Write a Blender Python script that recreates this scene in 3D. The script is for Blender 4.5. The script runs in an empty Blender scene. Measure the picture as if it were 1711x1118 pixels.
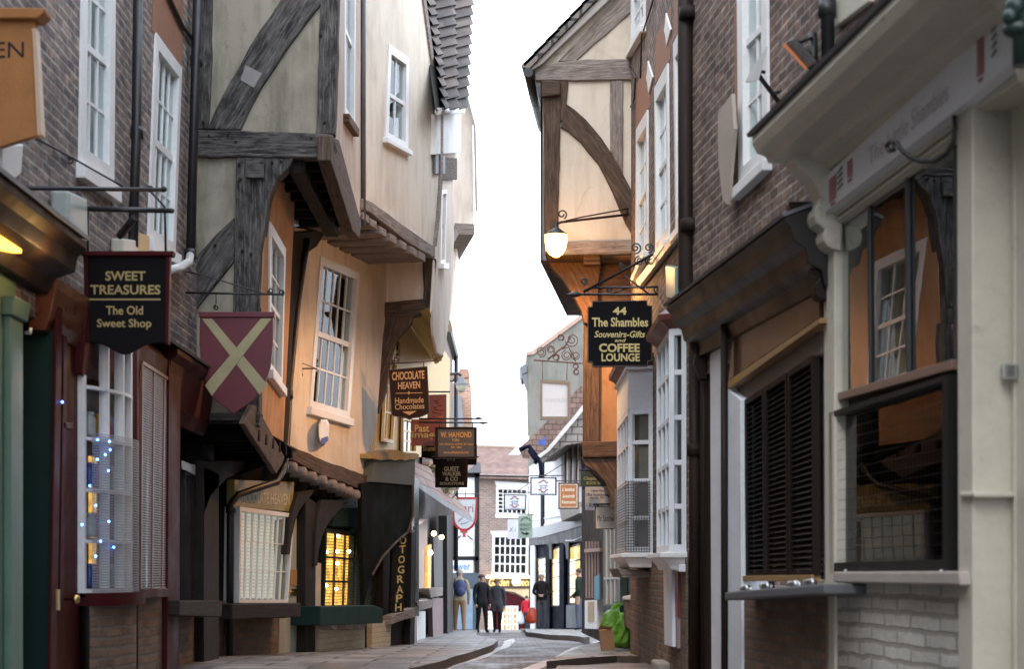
import bpy, math, random
from mathutils import Vector as V, Matrix
from mathutils.geometry import tessellate_polygon
random.seed(7)
S = bpy.context.scene
# ------------------------------------------------------------------ camera, sky, exposure
F, CX, HY, CZ = 3000.0, 855.5, 955.0, 1.0          # focal length and horizon of the photograph (px), eye height (m)
cam = bpy.data.objects.new('camera', bpy.data.cameras.new('camera'))
S.collection.objects.link(cam); S.camera = cam
cam.location = (0, 0, CZ); cam.rotation_euler = (math.pi/2, 0, 0)
cam.data.sensor_width = 36; cam.data.lens = F/1711*36
cam.data.shift_y = (HY-559)/1711
cam.data.clip_start = .1; cam.data.clip_end = 1500
cam.data.dof.use_dof = True; cam.data.dof.focus_distance = 23; cam.data.dof.aperture_fstop = 2.6
W = bpy.data.worlds.new('World'); S.world = W; W.use_nodes = True
wn, wl = W.node_tree.nodes, W.node_tree.links
bg = wn['Background']
sky = wn.new('ShaderNodeTexSky'); sky.sky_type = 'NISHITA'; sky.sun_disc = False
SUN_EL, SUN_ROT = math.radians(38), math.radians(200)
sky.sun_elevation = SUN_EL; sky.sun_rotation = SUN_ROT
cl = wn.new('ShaderNodeMixRGB'); cl.inputs[0].default_value = .86       # overcast: the cloud sheet over the blue
cl.inputs[2].default_value = (13.2, 14.4, 16.4, 1)
wl.new(sky.outputs[0], cl.inputs[1]); wl.new(cl.outputs[0], bg.inputs[0])
bg.inputs[1].default_value = .15
sun = bpy.data.objects.new('sun', bpy.data.lights.new('sun', 'SUN')); S.collection.objects.link(sun)
sun.data.energy = .6; sun.data.angle = math.radians(25); sun.data.color = (1, .95, .88)
sun.rotation_euler = (math.pi/2-SUN_EL, 0, math.radians(-20))
S.view_settings.view_transform = 'Standard'; S.view_settings.look = 'None'
S.view_settings.exposure = 0.85; S.view_settings.gamma = 1
S.cycles.max_bounces = 8; S.cycles.diffuse_bounces = 4; S.cycles.glossy_bounces = 4
S.cycles.transparent_max_bounces = 12; S.cycles.use_denoising = True
S.cycles.sample_clamp_indirect = 6
# ------------------------------------------------------------------ pixel <-> world helpers
CAM = V((0, 0, CZ))
def ray(x, y): return V(((x-CX)/F, 1, (HY-y)/F))
def rp(x, y, Y): return CAM + ray(x, y)*Y
class Pl:
    "a wall plane; pt() turns a pixel of the photograph into the point of the wall seen there"
    def __init__(s, p, n): s.p, s.n = V(p), V(n).normalized(); s.h = V((s.n.x, s.n.y, 0)).normalized(); s.t = V((-s.h.y, s.h.x, 0))
    def pt(s, x, y, off=0):
        r = ray(x, y); return CAM + r*((s.p + s.h*off - CAM).dot(s.n)/r.dot(s.n))
    def at(s, Y, z, off=0):
        q = s.p + s.h*off; k = (V((0, Y, z))-q).dot(s.n); return V((-k/s.n.x, Y, z))
def left(X, Y, dx=0, lean=0, z=0): return Pl((X, Y, z), (1, -dx, -lean))
def right(X, Y, dx=0, lean=0, z=0): return Pl((X, Y, z), (-1, dx, -lean))
def front(Y): return Pl((0, Y, 0), (0, -1, 0))
def interp(x, T):
    for (a, b), (c, d) in zip(T, T[1:]):
        if x <= c: return b+(d-b)*(x-a)/(c-a)
    return T[-1][1]
GT = [(-60, .0), (16, 0), (20, -.05), (23, -.13), (27, -.2), (33, -.35), (41, -.54), (51, -.77), (70, -1.35), (88, -1.87), (100, -2.3), (200, -6), (900, -30)]
def gz(Y): return interp(Y, GT)
def gp(x, y, h=0):
    lo, hi = 3.0, 190.0
    for _ in range(60):
        m = (lo+hi)/2
        if CZ+(HY-y)/F*m > gz(m)+h: lo = m
        else: hi = m
    return rp(x, y, lo)
# ------------------------------------------------------------------ mesh builder
class MB:
    def __init__(s): s.v, s.f, s.uv, s.m, s.sm = [], [], [], [], []
    def face(s, pts, g=None, mi=0, smooth=False, uvs=None):
        b = len(s.v); s.v += [V(p) for p in pts]; s.f.append(list(range(b, b+len(pts)))); s.m.append(mi); s.sm.append(smooth)
        if uvs is None:
            n = V((0, 0, 0))
            for i in range(len(pts)): n += V(pts[i]).cross(V(pts[(i+1) % len(pts)]))
            n = n.normalized() if n.length > 1e-12 else V((0, 0, 1))
            if g is not None:
                a = V(g).normalized(); c = n.cross(a)
                if c.length < .2: c = V((n.y, n.z, n.x)); a = c.cross(n)
                c.normalize()
            elif abs(n.z) > .75: a, c = V((1, 0, 0)), V((0, 1, 0))
            else: a = V((-n.y, n.x, 0)).normalized(); c = V((0, 0, 1))
            uvs = [(V(p).dot(a), V(p).dot(c)) for p in pts]
        s.uv.append(uvs)
    def prism(s, fr, bk, g=None, mi=0, caps=True):
        n = len(fr)
        if caps: s.face(fr, g, mi); s.face(bk[::-1], g, mi)
        for i in range(n):
            j = (i+1) % n; s.face([fr[i], bk[i], bk[j], fr[j]], g, mi)
    def poly(s, pl, px, off, depth, g=None, jit=0, mi=0, back=None):
        "outline in photo pixels lying at `off` in front of the wall, running `depth` back"
        fr = [pl.pt(x, y, off) for x, y in px]
        if jit: fr = wob(fr, jit, pl)
        if g is not None and not isinstance(g, V): a, b = g; g = pl.pt(*b, off)-pl.pt(*a, off)
        d = back if back is not None else -pl.h*depth
        s.prism(fr, [p+d for p in fr], g, mi)
    def bar(s, pl, a, b, w, off, depth, w2=None, jit=0, mi=0):
        A, B = pl.pt(*a, off), pl.pt(*b, off); d = (B-A).normalized(); q = pl.n.cross(d).normalized()
        w2 = w if w2 is None else w2
        fr = [A-q*w/2, B-q*w2/2, B+q*w2/2, A+q*w/2]
        if jit: fr = wob(fr, jit, pl)
        s.prism(fr, [p-pl.h*depth for p in fr], d, mi)
    def box(s, c, sx, sy, sz, ax=V((1, 0, 0)), ay=V((0, 1, 0)), az=V((0, 0, 1)), g=None, mi=0):
        c = V(c); a, b, d = ax*sx/2, ay*sy/2, az*sz/2
        s.prism([c-a-b-d, c+a-b-d, c+a-b+d, c-a-b+d], [c-a+b-d, c+a+b-d, c+a+b+d, c-a+b+d], g, mi)
    def tube(s, pts, r, n=8, mi=0, caps=True):
        pts = [V(p) for p in pts]; R = r if isinstance(r, (list, tuple)) else [r]*len(pts)
        rings, up, L = [], None, 0
        for i, p in enumerate(pts):
            d = (pts[min(i+1, len(pts)-1)]-pts[max(i-1, 0)]).normalized()
            if up is None: up = d.orthogonal().normalized()
            up = (up-d*up.dot(d)); up = up.normalized() if up.length > 1e-6 else d.orthogonal().normalized()
            q = d.cross(up)
            rings.append([p+(up*math.cos(k*2*math.pi/n)+q*math.sin(k*2*math.pi/n))*R[i] for k in range(n)])
        for i in range(len(rings)-1):
            L2 = L+(pts[i+1]-pts[i]).length
            for k in range(n):
                j = (k+1) % n; c0, c1 = k*2*math.pi/n*R[i], (k+1)*2*math.pi/n*R[i]
                s.face([rings[i][k], rings[i][j], rings[i+1][j], rings[i+1][k]], mi=mi, smooth=True, uvs=[(L, c0), (L, c1), (L2, c1), (L2, c0)])
            L = L2
        if caps: s.face(rings[0][::-1], mi=mi); s.face(rings[-1], mi=mi)
    def lathe(s, c, prof, n=16, axis=V((0, 0, 1)), mi=0):
        axis = axis.normalized(); u = axis.orthogonal().normalized(); w = axis.cross(u); c = V(c)
        rr = [[c+axis*h+(u*math.cos(k*2*math.pi/n)+w*math.sin(k*2*math.pi/n))*max(r, 1e-4) for k in range(n)] for r, h in prof]
        for i in range(len(rr)-1):
            for k in range(n):
                j = (k+1) % n; s.face([rr[i][k], rr[i][j], rr[i+1][j], rr[i+1][k]], mi=mi, smooth=True, uvs=[(k*.05, prof[i][1]), (k*.05+.05, prof[i][1]), (k*.05+.05, prof[i+1][1]), (k*.05, prof[i+1][1])])
    def ball(s, c, r, n=10, sc=(1, 1, 1), mi=0):
        c = V(c)
        def P(i, k):
            a, b = math.pi*i/n, 2*math.pi*k/(n+2); return c+V((math.sin(a)*math.cos(b)*sc[0], math.sin(a)*math.sin(b)*sc[1], math.cos(a)*sc[2]))*r
        for i in range(n):
            for k in range(n+2):
                q = [P(i, k), P(i+1, k), P(i+1, k+1), P(i, k+1)]
                if i == 0: q = q[:3]
                elif i == n-1: q = [q[0], q[1], q[3]]
                s.face(q, mi=mi, smooth=True)
    def mould(s, pl, Ya, Yb, prof, za=0, zb=0, mi=0):
        "profile of (off, z) run along a wall from Ya to Yb"
        s.prism([pl.at(Ya, z+za, o) for o, z in prof], [pl.at(Yb, z+zb, o) for o, z in prof], None, mi)
    def grid(s, fn, nu, nv, mi=0, smooth=True, uv=None):
        for i in range(nu):
            for j in range(nv):
                cs = [(i/nu, j/nv), ((i+1)/nu, j/nv), ((i+1)/nu, (j+1)/nv), (i/nu, (j+1)/nv)]
                s.face([fn(*c) for c in cs], mi=mi, smooth=smooth, uvs=[uv(*c) for c in cs] if uv else None)
    def wall(s, pl, outer, holes=(), depth=.3, reveal=.12, mi=0):
        "front face with real openings, reveals and outer edges"
        loops = [outer]+[h for h in holes]; flat = [p for l in loops for p in l]
        q = [[V((p.dot(pl.t), p.z, 0)) for p in l] for l in loops]
        for t in tessellate_polygon(q):
            tri = [flat[i] for i in t]
            nn = (tri[1]-tri[0]).cross(tri[2]-tri[0])
            if nn.dot(pl.n) < 0: tri = tri[::-1]
            s.face(tri, mi=mi)
        for li, l in enumerate(loops):
            d = depth if li == 0 else reveal
            for i in range(len(l)):
                j = (i+1) % len(l); s.face([l[i], l[i]-pl.h*d, l[j]-pl.h*d, l[j]], mi=mi)
    def build(s, name, mats, parent=None, bevel=0, label=None, weld=True, seg=2):
        if not isinstance(mats, (list, tuple)): mats = [mats]
        o0 = ORG.get(parent.name, V((0, 0, 0))) if parent else V((0, 0, 0))
        me = bpy.data.meshes.new(name); me.from_pydata([p-o0 for p in s.v], [], s.f)
        uvl = me.uv_layers.new(name='UVMap')
        flat = [c for f in s.uv for u in f for c in u]; uvl.data.foreach_set('uv', flat)
        for m in mats: me.materials.append(m)
        me.polygons.foreach_set('material_index', s.m); me.polygons.foreach_set('use_smooth', s.sm)
        if weld:
            import bmesh
            b = bmesh.new(); b.from_mesh(me); bmesh.ops.remove_doubles(b, verts=b.verts, dist=.0004); bmesh.ops.recalc_face_normals(b, faces=b.faces); b.to_mesh(me); b.free()
        o = bpy.data.objects.new(name, me); S.collection.objects.link(o)
        if parent: o.parent = parent; ORG[o.name] = o0
        if bevel:
            md = o.modifiers.new('bevel', 'BEVEL'); md.width = bevel; md.segments = seg; md.limit_method = 'ANGLE'; md.angle_limit = math.radians(40)
        if label: o['label'] = label
        return o
    def each(s, name, mats, parent=None, bevel=0, **kw):
        "one object for every separate piece"
        key, par = {}, list(range(len(s.f)))
        def find(i):
            while par[i] != i: par[i] = par[par[i]]; i = par[i]
            return i
        for i, f in enumerate(s.f):
            for v in f:
                k_ = tuple(round(c, 3) for c in s.v[v])
                if k_ in key: par[find(i)] = find(key[k_])
                else: key[k_] = i
        out = {}
        for i, f in enumerate(s.f):
            b = out.setdefault(find(i), MB()); n = len(b.v); b.v += [s.v[v] for v in f]; b.f.append(list(range(n, n+len(f)))); b.uv.append(s.uv[i]); b.m.append(s.m[i]); b.sm.append(s.sm[i])
        return [b.build(name, mats, parent, bevel, **kw) for b in out.values()]
ORG = {}
def wob(pts, a, pl, step=.16):
    out = []
    for i, p in enumerate(pts):
        q = pts[(i+1) % len(pts)]; d = q-p; n = max(1, int(d.length/step)); e = pl.n.cross(d)
        e = e.normalized() if e.length > 1e-9 else V((0, 0, 0))
        for k in range(n): out.append(p+d*k/n+(e*random.uniform(-a, a) if k else V((0, 0, 0))))
    return out
def thing(name, label, cat, loc, group=None):
    o = bpy.data.objects.new(name, None); o.empty_display_size = .1; S.collection.objects.link(o)
    o.location = loc; ORG[o.name] = V(loc); return tag(o, label, cat, group)
def tag(o, label, cat, group=None):
    o['label'] = label; o['category'] = cat
    if group: o['group'] = group
    return o
def solo(mb, name, mat, label, cat, group=None, bevel=0):
    "a thing that is one mesh: its origin sits at its base"
    lo = V((sum(p.x for p in mb.v)/len(mb.v), sum(p.y for p in mb.v)/len(mb.v), min(p.z for p in mb.v)))
    mb.v = [p-lo for p in mb.v]; o = mb.build(name, mat, None, bevel); o.location = lo; ORG[o.name] = lo
    return tag(o, label, cat, group)
# ------------------------------------------------------------------ lettering
FONTS = {}
def glyphs(text, bold=.0, sp=1.0, shear=0):
    cu = bpy.data.curves.new('t', 'FONT'); cu.body = text; cu.size = 1; cu.offset = bold; cu.space_character = sp; cu.shear = shear; cu.resolution_u = 3
    o = bpy.data.objects.new('t', cu); S.collection.objects.link(o)
    me = bpy.data.meshes.new_from_object(o.evaluated_get(bpy.context.evaluated_depsgraph_get()))
    vs = [v.co.copy() for v in me.vertices]; fs = [list(p.vertices) for p in me.polygons]
    bpy.data.objects.remove(o); bpy.data.curves.remove(cu); bpy.data.meshes.remove(me)
    return vs, fs
def write(mb, pl, text, x0, y0, x1, y1, off, bold=.02, slope=0, mi=0, sp=1.0, shear=0, th=.004, flip=False):
    "text fitted to a pixel box of the photograph; slope = rise in px from left to right"
    if flip: pass
    vs, fs = glyphs(text, bold, sp, shear)
    if not vs: return
    a, b = min(v.x for v in vs), max(v.x for v in vs); c, d = min(v.y for v in vs), max(v.y for v in vs)
    def P(v, o):
        s = (v.x-a)/(b-a); t = (v.y-c)/(d-c); return pl.pt(x0+(x1-x0)*s, y1+(y0-y1)*t+slope*s, o)
    base = [P(v, off) for v in vs]
    for f in fs: mb.face([base[i] for i in f], mi=mi)
# ------------------------------------------------------------------ materials
MC = {}
def newmat(name):
    m = bpy.data.materials.new(name); m.use_nodes = True; N = m.node_tree.nodes; L = m.node_tree.links
    return m, N, L, N['Principled BSDF']
def coords(N, L, sc=(1, 1, 1), src='UV'):
    t = N.new('ShaderNodeTexCoord'); mp = N.new('ShaderNodeMapping'); mp.inputs['Scale'].default_value = sc
    L.new(t.outputs[src], mp.inputs[0]); return mp.outputs[0]
def noise(N, L, co, scale, detail=4, rough=.55, dist=0):
    n = N.new('ShaderNodeTexNoise'); n.inputs['Scale'].default_value = scale; n.inputs['Detail'].default_value = detail
    n.inputs['Roughness'].default_value = rough; n.inputs['Distortion'].default_value = dist; L.new(co, n.inputs['Vector']); return n.outputs['Fac']
def ramp(N, L, fac, stops):
    r = N.new('ShaderNodeValToRGB'); e = r.color_ramp.elements
    while len(e) < len(stops): e.new(.5)
    for k, (p, c) in enumerate(stops): e[k].position = p; e[k].color = (*c, 1) if len(c) == 3 else c
    L.new(fac, r.inputs[0]); return r.outputs[0]
def mixc(N, L, fac, a, b, mode='MIX'):
    m = N.new('ShaderNodeMixRGB'); m.blend_type = mode
    for i, v in ((0, fac), (1, a), (2, b)):
        if isinstance(v, (int, float)): m.inputs[i].default_value = v if i == 0 else (v, v, v, 1)
        elif isinstance(v, tuple): m.inputs[i].default_value = (*v, 1)
        else: L.new(v, m.inputs[i])
    return m.outputs[0]
def bump(N, L, B, h, strength, dist=.01):
    b = N.new('ShaderNodeBump'); b.inputs['Strength'].default_value = strength; b.inputs['Distance'].default_value = dist
    L.new(h, b.inputs['Height']); L.new(b.outputs[0], B.inputs['Normal'])
def k(c, f): return tuple(max(0, min(1, x*f)) for x in c)
def paint(name, col, rough=.45, var=.18, wear=None, bmp=.15, sc=3, spec=.5, metal=0):
    "painted or plain surface with uneven coat, grime and (optionally) worn patches"
    if name in MC: return MC[name]
    m, N, L, B = newmat(name); co = coords(N, L, (1, 1, 1), 'Object')
    n1 = noise(N, L, co, sc, 6, .62); n2 = noise(N, L, co, sc*9, 3)
    c = ramp(N, L, n1, [(.28, k(col, 1-var)), (.52, col), (.75, k(col, 1+var*.7))])
    c = mixc(N, L, .18, c, mixc(N, L, 1, n2, col, 'MULTIPLY'))
    if wear:
        n3 = noise(N, L, co, sc*2.2, 8, .7); c = mixc(N, L, ramp(N, L, n3, [(.6, (0, 0, 0)), (.68, (1, 1, 1))]), c, wear)
    L.new(c, B.inputs['Base Color']); B.inputs['Roughness'].default_value = rough; B.inputs['Metallic'].default_value = metal
    B.inputs['Specular IOR Level'].default_value = spec
    rr = ramp(N, L, n1, [(.3, (rough*.8,)*3), (.7, (min(1, rough*1.25),)*3)]); L.new(rr, B.inputs['Roughness'])
    if bmp: bump(N, L, B, mixc(N, L, .5, n1, n2), bmp, .01)
    MC[name] = m; return m
def brick(name, c1, c2, mortar, rough=.85, bw=.225, rh=.075, ms=.011, bmp=.7, soot=.5, var=None, wv=.03):
    if name in MC: return MC[name]
    m, N, L, B = newmat(name); co = coords(N, L)
    nz = N.new('ShaderNodeTexNoise'); nz.inputs['Scale'].default_value = 5; L.new(co, nz.inputs['Vector'])
    wob_ = N.new('ShaderNodeVectorMath'); wob_.operation = 'MULTIPLY_ADD'; wob_.inputs[1].default_value = (wv, wv, 0)
    L.new(nz.outputs['Color'], wob_.inputs[0]); L.new(co, wob_.inputs[2])
    b = N.new('ShaderNodeTexBrick'); L.new(wob_.outputs[0], b.inputs['Vector'])
    b.inputs['Scale'].default_value = 1; b.inputs['Brick Width'].default_value = bw; b.inputs['Row Height'].default_value = rh
    b.inputs['Mortar Size'].default_value = ms; b.inputs['Mortar Smooth'].default_value = .35; b.inputs['Bias'].default_value = -.1
    b.inputs['Color1'].default_value = (*c1, 1); b.inputs['Color2'].default_value = (*c2, 1); b.inputs['Mortar'].default_value = (*mortar, 1)
    n1 = noise(N, L, co, 1.3, 6, .65); n2 = noise(N, L, co, 26, 4, .7); n3 = noise(N, L, coords(N, L, (4.4, 13, 1)), 1, 2)
    c = b.outputs['Color']
    if var: c = mixc(N, L, ramp(N, L, n3, [(.42, (0, 0, 0)), (.60, (.95,)*3)]), c, mixc(N, L, 1, c, var, 'MULTIPLY'))
    n5 = noise(N, L, coords(N, L, (3.9, 12, 1)), 1.2, 1)
    if var: c = mixc(N, L, ramp(N, L, n5, [(.62, (0, 0, 0)), (.70, (.6,)*3)]), c, mixc(N, L, 1, c, (1.7, 1.35, 1.1), 'MULTIPLY'))
    c = mixc(N, L, soot, c, mixc(N, L, 1, c, ramp(N, L, n1, [(.3, (.35, .34, .33)), (.7, (1.25, 1.2, 1.15))]), 'MULTIPLY'))
    c = mixc(N, L, .5, c, mixc(N, L, 1, c, ramp(N, L, n2, [(.25, (.45,)*3), (.75, (1.35,)*3)]), 'MULTIPLY'))
    L.new(c, B.inputs['Base Color']); B.inputs['Roughness'].default_value = rough; B.inputs['Specular IOR Level'].default_value = .3
    hh = mixc(N, L, .35, mixc(N, L, 1, 1.0, b.outputs['Fac'], 'SUBTRACT'), n2)
    bump(N, L, B, hh, bmp, .012); MC[name] = m; return m
def plaster(name, col, stain, dark=None, rough=.9, amt=1, sc=.9):
    if name in MC: return MC[name]
    m, N, L, B = newmat(name); co = coords(N, L); run = coords(N, L, (3.2, .5, 1))
    n1 = noise(N, L, co, sc, 7, .6, .4); n2 = noise(N, L, run, 1.6, 6, .6); n3 = noise(N, L, co, 45, 3); n4 = noise(N, L, co, 4.5, 5, .7)
    c = ramp(N, L, n1, [(.3, stain), (.5, col), (.8, k(col, 1.1))])
    c = mixc(N, L, ramp(N, L, n2, [(.47, (0, 0, 0)), (.68, (.75*min(amt, 1.2),)*3)]), c, k(stain, .85))
    if dark: c = mixc(N, L, ramp(N, L, n4, [(.58, (0, 0, 0)), (.75, (.6*amt,)*3)]), c, dark)
    vo = N.new('ShaderNodeTexVoronoi'); vo.feature = 'DISTANCE_TO_EDGE'; vo.inputs['Scale'].default_value = .75
    wv = N.new('ShaderNodeVectorMath'); wv.operation = 'MULTIPLY_ADD'; wv.inputs[1].default_value = (.55, .55, 0)
    wz = N.new('ShaderNodeTexNoise'); wz.inputs['Scale'].default_value = 2.3; wz.inputs['Detail'].default_value = 6; L.new(co, wz.inputs['Vector']); L.new(wz.outputs['Color'], wv.inputs[0]); L.new(co, wv.inputs[2]); L.new(wv.outputs[0], vo.inputs['Vector'])
    cm = mixc(N, L, 1, ramp(N, L, vo.outputs['Distance'], [(.001, (1, 1, 1)), (.008, (0, 0, 0))]), ramp(N, L, n1, [(.52, (0, 0, 0)), (.66, (.5,)*3)]), 'MULTIPLY')
    c = mixc(N, L, cm, c, k(stain, .62))
    L.new(c, B.inputs['Base Color']); B.inputs['Roughness'].default_value = rough; B.inputs['Specular IOR Level'].default_value = .25
    bump(N, L, B, mixc(N, L, .4, n4, n3), .45, .012); MC[name] = m; return m
def timber(name, dark, mid, light, rough=.8, sc=1.0, silver=.5):
    if name in MC: return MC[name]
    m, N, L, B = newmat(name)
    co = coords(N, L, (2.2*sc, 26*sc, 1)); co2 = coords(N, L, (1, 1.6, 1)); co3 = coords(N, L, (1.1*sc, 50*sc, 1))
    n1 = noise(N, L, co, 1.5, 10, .75, .5); n2 = noise(N, L, co2, 3.2, 7, .7, .6); n3 = noise(N, L, co3, 1, 4, .6, .3)
    c = ramp(N, L, n1, [(.36, dark), (.5, mid), (.66, light)])
    c = mixc(N, L, mixc(N, L, 1, ramp(N, L, n2, [(.42, (0, 0, 0)), (.62, (1, 1, 1))]), silver, 'MULTIPLY'), c, mixc(N, L, .6, c, light))
    c = mixc(N, L, ramp(N, L, n3, [(.6, (0, 0, 0)), (.72, (.85,)*3)]), c, k(dark, .35))
    L.new(c, B.inputs['Base Color']); B.inputs['Roughness'].default_value = rough; B.inputs['Specular IOR Level'].default_value = .35
    bump(N, L, B, mixc(N, L, .55, n1, mixc(N, L, 1, 1.0, n3, 'SUBTRACT')), .8, .016); MC[name] = m; return m
def glow(name, col=(), strength=1, var=0, sc=4):
    if name in MC: return MC[name]
    m, N, L, B = newmat(name); B.inputs['Base Color'].default_value = (*k(col, .4), 1)
    B.inputs['Emission Strength'].default_value = strength; B.inputs['Emission Color'].default_value = (*col, 1)
    if var:
        n = noise(N, L, coords(N, L, (1, 1, 1), 'Object'), sc, 5, .6)
        L.new(ramp(N, L, n, [(.35, k(col, 1-var)), (.65, col)]), B.inputs['Emission Color'])
    MC[name] = m; return m
def glass(name, tint=(.85, .9, .9), ior=1.75, wave=.04, rough=.01):
    if name in MC: return MC[name]
    m, N, L, B = newmat(name); out = N['Material Output']
    t = N.new('ShaderNodeBsdfTransparent'); t.inputs[0].default_value = (*tint, 1)
    g = N.new('ShaderNodeBsdfGlossy'); g.inputs['Roughness'].default_value = rough; g.inputs['Color'].default_value = (.95, .97, 1, 1)
    fr = N.new('ShaderNodeFresnel'); fr.inputs[0].default_value = ior
    mx = N.new('ShaderNodeMixShader'); gm = N.new('ShaderNodeNewGeometry'); bf = N.new('ShaderNodeMath'); bf.operation = 'SUBTRACT'; bf.inputs[0].default_value = 1; L.new(gm.outputs['Backfacing'], bf.inputs[1])
    ml = N.new('ShaderNodeMath'); ml.operation = 'MULTIPLY'; L.new(fr.outputs[0], ml.inputs[0]); L.new(bf.outputs[0], ml.inputs[1]); L.new(ml.outputs[0], mx.inputs[0]); L.new(t.outputs[0], mx.inputs[1]); L.new(g.outputs[0], mx.inputs[2]); L.new(mx.outputs[0], out.inputs[0])
    b = N.new('ShaderNodeBump'); b.inputs['Strength'].default_value = wave; b.inputs['Distance'].default_value = .02
    L.new(noise(N, L, coords(N, L), 3.5, 2), b.inputs['Height']); L.new(b.outputs[0], g.inputs['Normal']); L.new(b.outputs[0], fr.inputs['Normal'])
    MC[name] = m; return m
def mesh_screen(name, col, cell=.022, fill=.28):
    "wire mesh guard: procedural holes"
    if name in MC: return MC[name]
    m, N, L, B = newmat(name); out = N['Material Output']; co = coords(N, L, (1/cell, 1/cell, 1))
    sx = N.new('ShaderNodeSeparateXYZ'); L.new(co, sx.inputs[0]); parts = []
    for i in (0, 1):
        f = N.new('ShaderNodeMath'); f.operation = 'FRACT'; L.new(sx.outputs[i], f.inputs[0])
        g = N.new('ShaderNodeMath'); g.operation = 'LESS_THAN'; g.inputs[1].default_value = fill; L.new(f.outputs[0], g.inputs[0]); parts.append(g.outputs[0])
    mx = N.new('ShaderNodeMath'); mx.operation = 'MAXIMUM'; L.new(parts[0], mx.inputs[0]); L.new(parts[1], mx.inputs[1])
    t = N.new('ShaderNodeBsdfTransparent'); sh = N.new('ShaderNodeMixShader'); L.new(mx.outputs[0], sh.inputs[0]); L.new(t.outputs[0], sh.inputs[1]); L.new(B.outputs[0], sh.inputs[2]); L.new(sh.outputs[0], out.inputs[0])
    B.inputs['Base Color'].default_value = (*col, 1); B.inputs['Roughness'].default_value = .5; MC[name] = m; return m
def tiles(name, c1, c2, bw, rh, ms, mortar, rough=.8, bmp=.8, sc=1):
    return brick(name, c1, c2, mortar, rough, bw, rh, ms, bmp, .6)
def stripes(name, a, b, period, rough=.7, axis=1):
    if name in MC: return MC[name]
    m, N, L, B = newmat(name); co = coords(N, L, (1/period,)*3); sx = N.new('ShaderNodeSeparateXYZ'); L.new(co, sx.inputs[0])
    f = N.new('ShaderNodeMath'); f.operation = 'FRACT'; L.new(sx.outputs[axis], f.inputs[0])
    L.new(ramp(N, L, f.outputs[0], [(.0, b), (.3, a), (.75, a), (1, b)]), B.inputs['Base Color']); B.inputs['Roughness'].default_value = rough
    bump(N, L, B, f.outputs[0], .6, .01); MC[name] = m; return m
# palette
UNDER = None
BRK_L = brick('brick_sooty_brown', (.19, .155, .14), (.34, .26, .22), (.40, .375, .345), soot=.7, var=(.55, .57, .66), ms=.014)
BRK_R = brick('brick_purple_red', (.165, .112, .094), (.27, .178, .138), (.34, .315, .285), soot=.75, var=(.58, .56, .58))
BRK_W = brick('brick_warm_brown', (.16, .105, .075), (.27, .17, .11), (.17, .14, .115), soot=.6, ms=.014)
BRK_F = brick('brick_far_brown', (.17, .12, .105), (.31, .2, .16), (.34, .32, .29), soot=.4, bw=.3, rh=.1, ms=.016)
BRK_O = brick('brick_orange', (.36, .19, .12), (.46, .25, .16), (.45, .4, .34), soot=.3)
BRK_P = brick('brick_painted_white', (.62, .60, .55), (.70, .68, .63), (.42, .39, .35), rough=.55, bw=.45, rh=.088, ms=.016, bmp=1.0, soot=.45, wv=.04)
BRK_C = brick('brick_painted_cream', (.62, .55, .40), (.68, .60, .44), (.56, .49, .35), rough=.6, bmp=.8, soot=.35)
LINT = paint('rubbed_brick', (.30, .145, .085), .85, .3, bmp=.4, sc=6)
PL_A = plaster('plaster_grey_cream', (.35, .32, .25), (.20, .18, .14), (.10, .09, .07), amt=1.3)
PL_AF = plaster('plaster_pale_front', (.56, .47, .40), (.42, .34, .27))
PL_B = plaster('plaster_cream_pink', (.74, .67, .56), (.58, .50, .41), (.50, .42, .34), amt=.7)
PL_O = plaster('plaster_ochre', (.70, .635, .555), (.56, .48, .385), (.46, .38, .30), amt=.8)
PL_T = plaster('plaster_terracotta', (.50, .30, .165), (.38, .21, .11), (.30, .17, .09), amt=.8)  # jettied first floor wall: the street lamp's orange is put into the plaster colour
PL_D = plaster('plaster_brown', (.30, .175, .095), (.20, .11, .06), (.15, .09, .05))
PL_C = plaster('plaster_pale_pink', (.70, .615, .53), (.56, .47, .38), amt=.8)
PL_Y = plaster('plaster_yellow', (.60, .45, .20), (.46, .33, .14), amt=.6)  # coved underside: its warm yellow lighting is painted into the colour
PL_W = plaster('plaster_white', (.80, .80, .79), (.66, .65, .62), amt=.5)
PL_R = plaster('plaster_weathered_cream', (.66, .585, .48), (.50, .42, .32), (.42, .36, .28), amt=.7)
PL_G = plaster('render_grey', (.18, .175, .15), (.135, .13, .11), (.10, .097, .083), amt=.8)
TB_D = timber('timber_charcoal', (.008, .0075, .007), (.029, .0265, .0245), (.20, .187, .172), silver=.7)
TB_K = timber('timber_black_brown', (.006, .005, .004), (.014, .010, .008), (.035, .026, .020))
TB_B = timber('timber_brown', (.026, .017, .012), (.065, .041, .028), (.15, .10, .07))
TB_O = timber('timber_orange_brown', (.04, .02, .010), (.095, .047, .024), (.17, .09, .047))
TB_G = timber('timber_grey', (.085, .066, .056), (.20, .16, .14), (.38, .33, .29))
WHITE = paint('paint_white', (.82, .82, .81), .4, .08, bmp=.06)
CREAM = paint('paint_cream', (.62, .58, .485), .4, .14, bmp=.12, wear=(.44, .40, .33))
GREYW = paint('paint_grey_white', (.66, .67, .66), .4, .10)
RED = paint('paint_oxblood', (.055, .005, .007), .55, .25, spec=.12)
SAGE = paint('paint_sage_green', (.115, .20, .15), .45, .15)
DGREEN = paint('paint_dark_green', (.010, .034, .029), .6, .25, spec=.2)
BLACK = paint('paint_black', (.010, .010, .011), .5, .25, spec=.3)
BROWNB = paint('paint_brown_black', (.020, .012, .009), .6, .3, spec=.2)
BRGLOSS = paint('paint_brown_gloss', (.012, .008, .006), .4, .3, spec=.3)
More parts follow.
